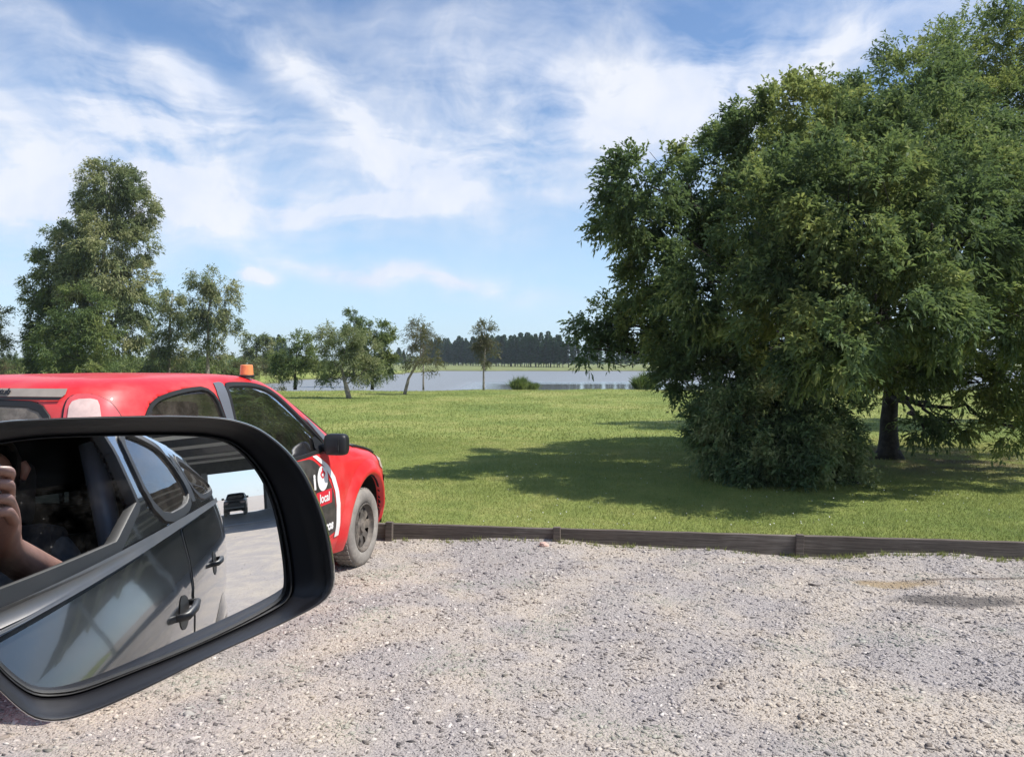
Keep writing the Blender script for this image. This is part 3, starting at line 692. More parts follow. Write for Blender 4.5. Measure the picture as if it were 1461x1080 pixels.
# trees standing to the left and along the near shore
def ptree(name, label, X, Y, lobes, trunkpx, **kw):
    b = at(trunkpx[0][0], 540, Y); b.z = LZ-0.03
    tk = [b]+[at(p[0], p[1], Y) for p in trunkpx[1:]]
    L = [pxlobe(*(lb[:3]), Y, ry=(lb[3] if len(lb) > 3 else None), dy=(lb[4] if len(lb) > 4 else 0)) for lb in lobes]
    return tree(name, b, L, label, 'tree', kw.pop('group', None), trunk=tk, **kw)
ptree('eucalyptus_tree', 'tallest grey green eucalyptus on the left with a tall pointed crown', 0, 50,
      [(158, 264, 34, 30), (178, 268, 24, 24, 1), (134, 285, 22, 24, 1), (138, 312, 26, 26), (186, 305, 32, 32, 1), (206, 300, 16, 22, .5), (150, 345, 36, 34, -1), (190, 350, 26, 30), (128, 385, 36, 34), (170, 400, 34, 30, -1), (192, 430, 24, 26), (150, 440, 34, 30, 1),
       (100, 400, 32, 34, 1), (198, 395, 20, 22, 1), (190, 470, 22, 20), (165, 490, 20, 16), (110, 350, 22, 26, 1), (150, 380, 40, 60, 2.5)],
      [(140, 0), (141, 500), (143, 430), (150, 340), (158, 260)], tr=0.24, leaf=L_euc, n=8500, k=9, spray=0.50, ll=0.24, lw=0.068, twigs=5, clump=20, shell=0.35, hang=0.25, bark=M_palebark)
ptree('eucalyptus_tree', 'dark green rounded tree at the left shoulder of the tallest eucalyptus', 0, 52,
      [(90, 350, 24, 26), (72, 395, 28, 34), (62, 440, 22, 32), (85, 440, 34, 36), (60, 490, 20, 30), (90, 495, 30, 30), (100, 400, 24, 30), (75, 520, 26, 22)],
      [(84, 0), (84, 480), (88, 420), (90, 350)], tr=0.18, leaf=L_far, n=5000, k=9, spray=0.45, ll=0.22, lw=0.068, clump=18, shell=0.35, hang=0.2)
ptree('eucalyptus_tree', 'low bright olive tree in front of the tallest eucalyptus', 0, 46,
      [(120, 435, 30, 24), (95, 470, 30, 26), (140, 475, 26, 26), (110, 510, 40, 26), (70, 500, 22, 24), (135, 520, 24, 18)],
      [(112, 0), (112, 505), (116, 470), (120, 440)], tr=0.11, leaf=L_far, n=2400, k=9, spray=0.45, ll=0.18, lw=0.055, clump=22, shell=0.4)
ptree('eucalyptus_tree', 'slender pale tree left of the paired eucalyptus behind the red car', 0, 62,
      [(245, 428, 20, 18), (235, 460, 22, 20), (252, 470, 16, 18), (228, 495, 18, 16), (250, 505, 22, 16), (222, 515, 16, 12), (260, 445, 12, 14)],
      [(240, 0), (241, 500), (243, 450), (246, 420)], tr=0.16, leaf=L_euc, n=1500, k=8, spray=0.6, ll=0.26, lw=0.07, clump=14, shell=0.3, hang=0.3, bark=M_palebark)
ptree('eucalyptus_tree', 'dark crowned eucalyptus with bare stems showing, right one of the pair', 0, 60,
      [(303, 402, 24, 18), (282, 420, 22, 22), (318, 425, 18, 22), (298, 445, 24, 22), (322, 470, 14, 20), (278, 460, 16, 18), (300, 480, 16, 10), (326, 455, 10, 12), (285, 505, 14, 12), (310, 510, 14, 10), (330, 410, 9, 8)],
      [(296, 0), (297, 500), (297, 450), (303, 400)], tr=0.17, leaf=L_euc, n=1900, k=8, spray=0.6, ll=0.24, lw=0.068, clump=14, shell=0.3, hang=0.3, bark=M_palebark)
ptree('eucalyptus_tree', 'small round light green tree between the pair and the beacon', 0, 88,
      [(366, 480, 13, 10), (357, 495, 12, 10), (376, 495, 11, 10), (366, 505, 12, 8)], [(366, 0), (366, 510), (366, 480)], tr=0.16, leaf=L_euc, n=500, k=8, spray=0.7, ll=0.32, lw=0.10, clump=9, shell=0.3)
ptree('eucalyptus_tree', 'light green tree cut off by the left edge of the photo', 0, 50,
      [(-6, 455, 16, 16), (-14, 490, 20, 22), (-30, 470, 26, 30), (-25, 510, 26, 20)], [(-22, 0), (-22, 500), (-14, 450)], tr=0.15, leaf=L_euc, n=1100, k=8, spray=0.5, ll=0.22, lw=0.06, clump=14, shell=0.3)
ptree('olive_tree', 'rounded olive grey tree just right of the orange beacon', 0, 43.5,
      [(425, 492, 18, 14), (408, 512, 18, 16), (440, 512, 18, 16), (425, 525, 22, 12), (455, 525, 10, 12), (398, 528, 10, 10)], [(421, 0), (421, 535), (424, 500)], tr=0.11, leaf=L_scrub if False else L_far, n=1300, k=8, spray=0.4, ll=0.17, lw=0.045, clump=14, shell=0.25, flare=False)
ptree('leaning_tree', 'wide grey green tree on a trunk leaning to the left', 0, 32.5,
      [(470, 478, 16, 12), (490, 500, 26, 20), (520, 500, 22, 24), (505, 525, 26, 16), (475, 515, 16, 16), (535, 525, 14, 18), (458, 480, 8, 8), (470, 540, 10, 8), (505, 478, 16, 12)],
      [(498, 0), (493, 548), (487, 525), (492, 500)], tr=0.12, leaf=L_euc, n=2000, k=8, spray=0.32, ll=0.12, lw=0.03, clump=14, shell=0.2, twigs=7, bark=M_palebark, flare=False)
ptree('poplar_tree', 'conical green treetop showing above the leaning tree', 0, 62,
      [(505, 456, 9, 12), (503, 480, 14, 18), (505, 505, 16, 16)], [(505, 0), (505, 500), (505, 450)], tr=0.14, leaf=L_far, n=800, k=8, spray=0.5, ll=0.22, lw=0.07, clump=12, shell=0.3)
ptree('eucalyptus_tree', 'light green straight trunked tree right of the leaning tree', 0, 43.5,
      [(540, 472, 16, 12), (532, 495, 16, 16), (550, 490, 12, 18), (540, 515, 18, 18), (525, 525, 14, 14), (552, 520, 10, 14)], [(531, 0), (532, 530), (536, 490), (538, 470)],
      tr=0.10, leaf=L_far, n=1300, k=8, spray=0.4, ll=0.17, lw=0.05, clump=12, shell=0.25, flare=False)
ptree('sparse_tree', 'thin airy tree with twin stems curving apart at the base', 0, 36.5,
      [(598, 464, 16, 12), (590, 490, 16, 18), (610, 490, 12, 16), (602, 515, 24, 14), (618, 512, 10, 10), (578, 512, 10, 9), (600, 475, 22, 20)],
      [(577, 0), (583, 540), (600, 510), (600, 470)], tr=0.09, leaf=L_dry, n=620, k=7, spray=0.3, ll=0.13, lw=0.034, clump=10, shell=0.15, twigs=9, bark=M_palebark, flare=False)
ptree('sparse_tree', 'thin straight sapling behind the twin stemmed tree', 0, 43,
      [(604, 500, 10, 16), (603, 480, 9, 12)], [(604, 0), (604, 520), (603, 470)], tr=0.055, leaf=L_dry, n=160, k=7, spray=0.3, ll=0.14, lw=0.04, clump=8, shell=0.15, twigs=6, bark=M_palebark, flare=False)
ptree('sparse_tree', 'slim young tree with brownish crown standing alone against the pond', 0, 42,
      [(691, 470, 14, 14), (684, 488, 10, 12), (700, 488, 10, 14), (692, 500, 13, 10), (690, 512, 8, 8)], [(690, 0), (690, 530), (692, 500), (692, 465)], tr=0.065, leaf=L_dry, n=560, k=7, spray=0.32, ll=0.14, lw=0.04, clump=11, shell=0.2, twigs=7, bark=M_palebark, flare=False)

def reeds(px, Y, w, h, n, label, kinds='reed_clump', cat='plant', leafm=None, group=None):
    b = at(px, 540, Y); b.z = float(lawn_z(np.array(b.x), np.array(Y)))-0.03; root_m = leafm or L_reed
    k = 7; cx = rng.uniform(-.42, .42, k)*w; cy = rng.uniform(-.25, .25, k)*w; hh = h*(1.05-1.1*np.abs(cx)/w)*rng.uniform(.75, 1.1, k); id_ = rng.integers(0, k, n)
    P = np.stack([cx[id_]+rng.normal(0, .06*w, n), cy[id_]+rng.normal(0, .06*w, n), np.zeros(n)], -1)
    A = np.stack([rng.normal(0, .28, n)+(P[:, 0]/w)*.5, rng.normal(0, .28, n), np.ones(n)], -1)
    Ls = hh[id_]*(0.45+0.6*rng.random(n)); V, F = leaf_quads(P, A, Ls, np.full(n, 0.028)*(0.6+rng.random(n)), 0.22)
    o = npmesh(kinds, V, F, root_m); o.location = b; tag(o, label, cat, group)
reeds(746, 43.2, 1.55, 1.15, 1300, 'bright green clump of tall reeds at the water near the slim tree')
reeds(921, 42.6, 1.5, 1.45, 1200, 'olive clump of reeds at the water left of the huge tree')
reeds(459, 45.0, 1.0, 0.9, 500, 'dark small reed clump at the water left of the leaning trunk', leafm=L_far)
reeds(575, 46, 0.5, 0.5, 160, 'tiny reed tuft at the water by the twin stemmed tree')
reeds(632, 44.5, 0.6, 0.35, 220, 'low reed tuft at the water between the twin stemmed and slim trees')
reeds(508, 44.6, 0.9, 0.6, 300, 'short reed tuft behind the leaning trunk')
def shrub(px, Y, w, h, label, leafm, group=None, n=260, ll=0.22, up=0):
    b = at(px, 540, Y); b.z = float(lawn_z(np.array(b.x), np.array(Y)))-0.03
    lob = [(rng.uniform(-.3, .3)*w, rng.uniform(-.2, .2)*w, h*rng.uniform(.35, .6), w*rng.uniform(.28, .4), w*.3, h*rng.uniform(.35, .5)) for _ in range(4)]
    P, D = crown_points(lob, n, 9, 0.3); V, F = sprays(P, D, h*0.18, 6, ll, ll*0.35)
    o = npmesh('shrub', V, F, leafm); o.location = b; tag(o, label, 'shrub', group)
G = 'scrub along the left shore'
for i, (px, Y, w, h, lab, lm) in enumerate([
    (388, 46, 3.2, 1.5, 'olive scrub right of the orange beacon', L_scrub), (405, 48, 2.2, 1.3, 'reddish scrub bush behind the windscreen pillar of the red car', L_scrub),
    (365, 70, 4, 2.0, 'yellowish scrub directly behind the orange beacon', L_scrub), (470, 47, 1.4, 0.5, 'low scrub at the waterline under the leaning tree', L_far)]):
    shrub(px, Y, w, h, lab, lm, G, n=420, ll=0.13)
ORD = 'first second third fourth fifth sixth seventh eighth ninth tenth eleventh twelfth thirteenth fourteenth fifteenth sixteenth seventeenth eighteenth nineteenth twentieth twenty-first twenty-second twenty-third twenty-fourth twenty-fifth twenty-sixth'.split()
hx = sorted([(-30, 96), (10, 92), (165, 74), (185, 70), (205, 76), (225, 72), (250, 78), (275, 72), (300, 70), (322, 76), (345, 74), (384, 96), (398, 100), (415, 92), (152, 80), (238, 84), (290, 84), (335, 86), (440, 120), (466, 130), (30, 90), (-10, 84)])
for i, (px, Y) in enumerate(hx):
    shrub(px, Y, 3.6, rng.uniform(1.7, 2.6), ORD[i]+' shrub from the left in the mixed hedge beyond the red car', L_scrub if rng.random() < .55 else L_far, 'hedge shrubs beyond the red car', n=420, ll=0.24)

# poplars far left
def poplar_mesh():
    P, D = crown_points([(0, 0, h, 1.1*(1-abs(h-4)/9), 1.1*(1-abs(h-4)/9), 1.6) for h in (1.8, 3.4, 5.0, 6.6, 8.0, 9.2)], 700, 8, 0.3)
    V, F = sprays(P, D, 0.5, 5, 0.42, 0.15)
    return V, F
for i, px in enumerate((-8, 2, 12, 23, 33, 41, 182, 190, 199)):
    Y = 190+rng.uniform(-8, 8); b = at(px, 520, Y); b.z = 0.0
    r_ = empty('poplar_tree', b, rng.uniform(0, 6), ORD[i]+' slim poplar from the left on the far left horizon', 'tree', 'poplars on the left horizon')
    if i == 0:
        V, F = poplar_mesh(); pc = npmesh('crown', V, F, L_far, r_); pt = MB().tube([(0, 0, -.2), (0, 0, 3), (0, 0, 8)], [.18, .14, .05], 6).build('trunk', M_stem, r_)
    else:
        for s in (pc, pt): c = s.copy(); col.objects.link(c); c.parent = r_
    k = (0.36 if i > 5 else 0.55)*rng.uniform(.75, 1.05); r_.scale = (k*1.1, k*1.1, k)

# conifer plantation on the far bank
def conifer_variant(seed):
    H = 11.5+rng.uniform(-1.8, 1.8); n = 1300; t = rng.random(n)**0.8; z = 1.7+(H-1.7)*t
    rad = (2.3*(1-t)**0.62+0.15)*(0.55+0.5*rng.random(n))*(1+0.25*np.sin(z*5+seed)); a = rng.random(n)*6.283
    P = np.stack([np.cos(a)*rad*0.45, np.sin(a)*rad*0.45, z], -1); A = np.stack([np.cos(a), np.sin(a), rng.normal(0.12, 0.3, n)], -1)
    V, F = leaf_quads(P, A, rad*0.75+0.25, np.full(n, 0.5)*(0.6+0.6*rng.random(n)), 0.12)
    crown = npmesh('crown', V, F, L_conifer)
    trunk = MB().tube([(0, 0, -0.3), (0.05, 0, H*0.5), (0, 0, H*0.93)], [0.17, 0.12, 0.03], 6).build('trunk', M_stem)
    return crown, trunk
variants = [conifer_variant(i) for i in range(5)]; used = set()
def conifer(x, y, k, label, group):
    r_ = empty('conifer_tree', (x, y, float(lawn_z(np.array(x), np.array(y)))-0.05), rng.uniform(0, 6.28), label, 'tree', group)
    k *= .86; v = int(rng.integers(0, 5)); r_.scale = (k*rng.uniform(.85, 1.15), k*rng.uniform(.85, 1.15), k)
    for j, s in enumerate(variants[v]):
        if v in used: c = s.copy(); col.objects.link(c)
        else: c = s
        c.parent = r_
    used.add(v)
G1 = 'conifers in rows on the far bank'
LB = 'dark conifer with a short bare trunk in the plantation across the pond'
a0, a1 = Vector((-37, 346)), Vector((17, 236)); n1 = 48
for i in range(n1):
    t = i/(n1-1); p = a0.lerp(a1, t); conifer(p.x+rng.normal(0, .25), p.y+rng.normal(0, .6), rng.uniform(.86, 1.06), LB, G1)
for i in range(36):
    t = i/35; p = a0.lerp(a1, t); conifer(p.x-3+rng.normal(0, .5), p.y+9+rng.normal(0, 1), rng.uniform(.92, 1.14), LB, G1)
for i in range(44):
    t = i/43; p = Vector((19, 233)).lerp(Vector((165, 214)), t); conifer(p.x+rng.normal(0, .4), p.y+rng.normal(0, .8), rng.uniform(.85, 1.08), LB, G1)
for (px, Y, k) in [(384, 235, .62), (391, 230, .82), (398, 228, .9), (405, 232, .86), (412, 238, .7), (569, 330, .88), (576, 335, .6), (563, 335, .55)]:
    b = at(px, 520, Y); o_ = ORD[[384, 391, 398, 405, 412].index(px)] if px < 450 else ORD[[563, 569, 576].index(px)]
    conifer(b.x, Y, k, o_+' dark conifer from the left in the clump left of the pond', 'conifers left of the pond') if px < 450 else \
        conifer(b.x, Y, k, o_+' distant conifer from the left in the gap beside the airy twin stemmed tree', 'conifers in the gap by the pond')
# low vegetation on the far horizon
def far_wood():
    n = 9000; a = rng.uniform(-1.25, 1.25, n); rd = rng.uniform(520, 640, n); hgt = 5+2.0*np.sin(a*37)+1.2*np.sin(a*91+1)+0.8*np.sin(a*211)
    P = np.stack([np.sin(a)*rd, np.cos(a)*rd, rng.random(n)*hgt*0.8], -1); A = rng.normal(0, 1, (n, 3)); A[:, 2] = np.abs(A[:, 2])+0.4
    V, F = leaf_quads(P, A, np.full(n, 3.2), np.full(n, 2.4), 0.05)
    tag(npmesh('distant_woodland', V, F, L_far), 'low hazy line of woodland along the horizon', 'woodland', kind='stuff')
far_wood()
def haze():
    o = MB().box((0, 350, 13.5), (1800, 900, 31)).build('haze', None); m = bpy.data.materials.new('haze_air'); m.use_nodes = True; m.node_tree.nodes.clear(); N = NT(m.node_tree)
    v = N.new('ShaderNodeVolumePrincipled'); v.inputs['Color'].default_value = (.86, .93, 1.0, 1); v.inputs['Density'].default_value = 0.00032; v.inputs['Anisotropy'].default_value = 0.3
    N.put(N.new('ShaderNodeOutputMaterial').inputs['Volume'], v.outputs[0]); o.data.materials.append(m); tag(o, 'thin pale haze in the air over the pond and far trees', 'haze', kind='stuff')
haze()

# ------------------------------------------------------------------ car bodies
def chaikin(poly, it=2, closed=True):
    for _ in range(it):
        q = []
        for i in range(len(poly)):
            a, b = poly[i], poly[(i+1) % len(poly)]
            q += [(a[0]*.78+b[0]*.22, a[1]*.78+b[1]*.22), (a[0]*.22+b[0]*.78, a[1]*.22+b[1]*.78)]
        poly = q
    return poly
def resample(poly, n):
    P = np.array(list(poly)+[poly[0]], float); s = np.concatenate([[0], np.cumsum(np.linalg.norm(np.diff(P, axis=0), axis=1))])
    q = np.linspace(0, s[-1], n, endpoint=False); return np.stack([np.interp(q, s, P[:, 0]), np.interp(q, s, P[:, 1])], -1)
def inpoly(x, y, poly):
    x = np.asarray(x); y = np.asarray(y); r_ = np.zeros(x.shape, bool); n = len(poly)
    for i in range(n):
        x1, y1 = poly[i]; x2, y2 = poly[(i+1) % n]
        c = ((y1 > y) != (y2 > y)) & (x < (x2-x1)*(y-y1)/((y2-y1) if y2 != y1 else 1e-9)+x1); r_ ^= c
    return r_
def offset_poly(P, d):
    n = len(P); T = np.roll(P, -1, 0)-np.roll(P, 1, 0); T /= np.maximum(np.linalg.norm(T, axis=1, keepdims=True), 1e-9)
    area = 0.5*np.sum(P[:, 0]*np.roll(P[:, 1], -1)-np.roll(P[:, 0], -1)*P[:, 1]); s = 1 if area > 0 else -1
    return P+np.stack([T[:, 1], -T[:, 0]], -1)*d*s
class Body:
    """a car shell made of horizontal rounded-rectangle slices; (s,z) runs along half the outline from rear centre to front centre"""
    def __init__(b, prof, zlist, plan=6.0, M=300):
        z = [p[0] for p in prof]; b.xr = lambda q: np.interp(q, z, [p[1] for p in prof]); b.xf = lambda q: np.interp(q, z, [p[2] for p in prof]); b.w = lambda q: np.interp(q, z, [p[3] for p in prof])
        th = np.linspace(0, np.pi, 6000); t = 0.5-0.5*np.sign(np.cos(th))*np.abs(np.cos(th))**(2/plan); y = np.sin(th)**(2/plan); y[0] = y[-1] = 0
        L = 0.5*(prof[0][2]-prof[0][1])*2; s = np.concatenate([[0], np.cumsum(np.hypot(np.diff(t)*L, np.diff(y)*prof[1][3]))]); s /= s[-1]
        b.S = np.linspace(0, 1, M); b.T = np.interp(b.S, s, t); b.P = np.interp(b.S, s, y); b.zs = np.array(zlist); b.M = M
    def pos(b, s, z, side=1, off=0.0):
        s = np.asarray(s, float); z = np.asarray(z, float)
        def f(s, z): return np.stack([b.xr(z)+(b.xf(z)-b.xr(z))*np.interp(s, b.S, b.T), side*b.w(z)*np.interp(s, b.S, b.P), z+0*s], -1)
        if b.warp: f0 = f; f = lambda s, z: (lambda q: np.concatenate([q[..., :2], (q[..., 2]+b.warp(q[..., 0], q[..., 2]))[..., None]], -1))(f0(s, z))
        p = f(s, z)
        if off:
            e = 2e-3; ds = f(np.clip(s+e, 0, 1), z)-f(np.clip(s-e, 0, 1), z); dz = f(s, z+0.01)-f(s, z-0.01); n = np.cross(ds, dz)*side
            n /= np.maximum(np.linalg.norm(n, axis=-1, keepdims=True), 1e-9); p = p+n*(-off if b.flip else off)
        return p
    flip = True; warp = None
    def s_of_x(b, x, z):
        t = (np.asarray(x)-b.xr(z))/(b.xf(z)-b.xr(z)); return np.interp(t, b.T, b.S)
    def s_end(b, y, z, front):
        p = np.clip(np.abs(y)/b.w(z), 0, .999); h = b.M//2
        return np.interp(p, b.P[h:][::-1], b.S[h:][::-1]) if front else np.interp(p, b.P[:h], b.S[:h])
    def shell(b, name, mats, parent, cuts, arches, solid=0.02, cap=True):
        """cuts: list of (mode, side, polygon); mode x: polygon in (x,z), mode f/r: polygon in (y,z)"""
        zs = b.zs; nz = len(zs); M = b.M; S = b.S
        loops = []
        for z in zs:
            r_ = b.pos(S, np.full(M, z), 1); l_ = b.pos(S[1:-1][::-1], np.full(M-2, z), -1); loops.append(np.concatenate([r_, l_]))
        V = np.concatenate(loops); n = 2*M-2
        for (ax, az, ar) in arches:     # pull nearby vertices on to the wheel opening
            d = np.hypot(V[:, 0]-ax, V[:, 2]-az); k = (np.abs(d-ar) < 0.014) & (np.abs(V[:, 1]) > 0.5)
            f = (ar/np.maximum(d, 1e-6))[k]; V[k, 0] = ax+(V[k, 0]-ax)*f; V[k, 2] = az+(V[k, 2]-az)*f
        i = (np.arange(nz-1)[:, None]*n); j = np.arange(n)[None]; j2 = (j+1) % n
        F = np.stack([i+j, i+j2, i+n+j2, i+n+j], -1).reshape(-1, 4); C = V[F].mean(1)
        if b.warp:
            zl = np.repeat(zs, n); C[:, 2] = zl[F].mean(1)
        keep = np.ones(len(F), bool)
        for (ax, az, ar) in arches: keep &= ~((np.hypot(C[:, 0]-ax, C[:, 2]-az) < ar-0.002) & (np.abs(C[:, 1]) > 0.45))
        for (mode, side, poly) in cuts:
            poly = chaikin(poly, 1) if mode != 'x' else poly
            if mode == 'x': keep &= ~(inpoly(C[:, 0], C[:, 2], poly) & (C[:, 1]*side > 0.15) )
            else:
                mid = (b.xr(C[:, 2])+b.xf(C[:, 2]))/2; k = (C[:, 0] > mid) if mode == 'f' else (C[:, 0] < mid)
                keep &= ~(inpoly(C[:, 1], C[:, 2], poly) & k & (np.abs(C[:, 1]) < b.w(C[:, 2])*0.97))
        faces = [tuple(f) for f in F[keep]]
        if cap: faces.append(tuple(range(n))[::-1]); faces.append(tuple((nz-1)*n+k for k in range(n)))
        o = pymesh(name, V, faces, mats, parent, True)
        bm = bmesh.new(); bm.from_mesh(o.data); bmesh.ops.delete(bm, geom=[v for v in bm.verts if not v.link_faces], context='VERTS')
        bmesh.ops.recalc_face_normals(bm, faces=bm.faces); bm.to_mesh(o.data); bm.free()
        o.data.set_sharp_from_angle(angle=R(50))
        md = o.modifiers.new('lining', 'SOLIDIFY'); md.thickness = solid; md.offset = -1; md.material_offset = 1; md.material_offset_rim = 1
        return o
    def _map(b, mode, side, Q, off):
        Q = np.asarray(Q)
        if mode == 'x': s = b.s_of_x(Q[..., 0], Q[..., 1]); return b.pos(s, Q[..., 1], side, off)
        if mode == 's': return b.pos(Q[..., 0], Q[..., 1], side, off)
        s = b.s_end(Q[..., 0], Q[..., 1], mode == 'f'); sg = np.sign(Q[..., 0]+1e-9)
        pr = b.pos(s, Q[..., 1], 1, off); pl = b.pos(s, Q[..., 1], -1, off); return np.where((sg > 0)[..., None], pr, pl)
    def patch(b, name, mode, side, poly, mat_, parent, off=0.004, n=72, rings=10, round_=2, thick=0.0):
        P = resample(chaikin(poly, round_) if round_ else poly, n); c = P.mean(0)
        V = []; F = []
        for i in range(rings): V.append(b._map(mode, side, c+(P-c)*(1-i/rings), off))
        V.append(b._map(mode, side, c[None], off)); V = np.concatenate(V)
        for i in range(rings-1):
            for k in range(n): F.append((i*n+k, i*n+(k+1) % n, (i+1)*n+(k+1) % n, (i+1)*n+k))
        for k in range(n): F.append(((rings-1)*n+k, (rings-1)*n+(k+1) % n, rings*n))
        o = pymesh(name, V, F, mat_, parent, True)
        if thick: md = o.modifiers.new('thick', 'SOLIDIFY'); md.thickness = thick; md.offset = 0
        return o
    def band(b, name, mode, side, poly, mat_, parent, wo=0.012, wi=0.02, off=0.003, n=110, round_=2, lift=0.004):
        P = resample(chaikin(poly, round_) if round_ else poly, n); V = []; F = []
        for (d, o_) in ((wo, -0.006), (wo, off), (wo-0.003, off+lift), (-wi+0.003, off+lift), (-wi, off), (-wi, -0.02)): V.append(b._map(mode, side, offset_poly(P, d), o_))
        V = np.concatenate(V)
        for i in range(5):
            for k in range(n): F.append((i*n+k, i*n+(k+1) % n, (i+1)*n+(k+1) % n, (i+1)*n+k))
        o = pymesh(name, V, F, mat_, parent, True); o.data.set_sharp_from_angle(angle=R(40)); return o
def wheel(name, parent, x, y, r, w, side, rimr, spokes=8, steer=0.0):
    """tyre with tread, dished steel rim with slots and hub"""
    tyre = MB(); R_ = r
    prof = [(rimr*1.0, -w*.38), (rimr*1.06, -w*.5), (R_*.80, -w*.55), (R_*.94, -w*.5), (R_*.985, -w*.40), (R_, -w*.2), (R_, w*.2), (R_*.985, w*.40), (R_*.94, w*.5), (R_*.80, w*.55), (rimr*1.06, w*.5), (rimr*1.0, w*.38)]
    tyre.lathe(prof, 64); t = tyre.build(name, M_tyre, parent, True); t.location = (x, y, r); t.rotation_euler = (0, 0, steer)
    if True:
        tb = MB()
        for k in range(40):
            an = 2*math.pi*k/40
            for yy in (-0.27, 0.0, 0.27):
                tb.box((math.cos(an)*(R_+.001), yy*w, math.sin(an)*(R_+.001)), (0.008, w*.2, R_*0.11), Euler((0, -an, 0)))
        tb.build('tread_blocks', M_tyre, t)
    rm = MB(); s = side
    rm.lathe([(rimr*1.03, s*w*.5), (rimr*.97, s*w*.52), (rimr*.93, s*w*.36), (rimr*.86, s*w*.30), (rimr*.80, s*w*.33)], 64)
    n = 64
    # disc with slots: ring of spokes between hub and outer ring
    for k in range(spokes):
        an = 2*math.pi*k/spokes; c, sn = math.cos(an), math.sin(an); ww = rimr*0.17
        V = []
        for (rr, hh, wd) in ((rimr*.36, .30, ww*.9), (rimr*.6, .36, ww*.8), (rimr*.83, .32, ww*1.25)):
            for sg in (-1, 1):
                for dz in (0, -0.02): V.append((c*rr-sn*sg*wd, s*(w*hh+dz), sn*rr+c*sg*wd))
        rm.add(V, [(0, 2, 6, 4), (4, 6, 10, 8), (1, 5, 7, 3), (5, 9, 11, 7), (0, 4, 5, 1), (4, 8, 9, 5), (2, 3, 7, 6), (6, 7, 11, 10)])
    rm.lathe([(rimr*.40, s*w*.27), (rimr*.36, s*w*.31), (rimr*.22, s*w*.34), (rimr*.20, s*w*.42), (0.001, s*w*.43)], 32)
    rm.lathe([(rimr*.95, s*w*.1), (0.001, s*w*.1)], 32)
    ro = rm.build('rim', M_rim, t); autosmooth(ro, 40)
    return t
def text(s, name, size, mat_, parent, M, bold=0.0, ext=0.0006):
    cu = bpy.data.curves.new(name, 'FONT'); cu.body = s; cu.size = size; cu.extrude = ext; cu.offset = bold; cu.align_x = 'CENTER'; cu.align_y = 'CENTER'
    o = bpy.data.objects.new(name, cu); col.objects.link(o); dg = bpy.context.evaluated_depsgraph_get(); dg.update(); me = bpy.data.meshes.new_from_object(o.evaluated_get(dg)); bpy.data.objects.remove(o)
    o = link(name, me, None, parent, False); me.materials.clear(); me.materials.append(mat_); o.matrix_local = M; return o

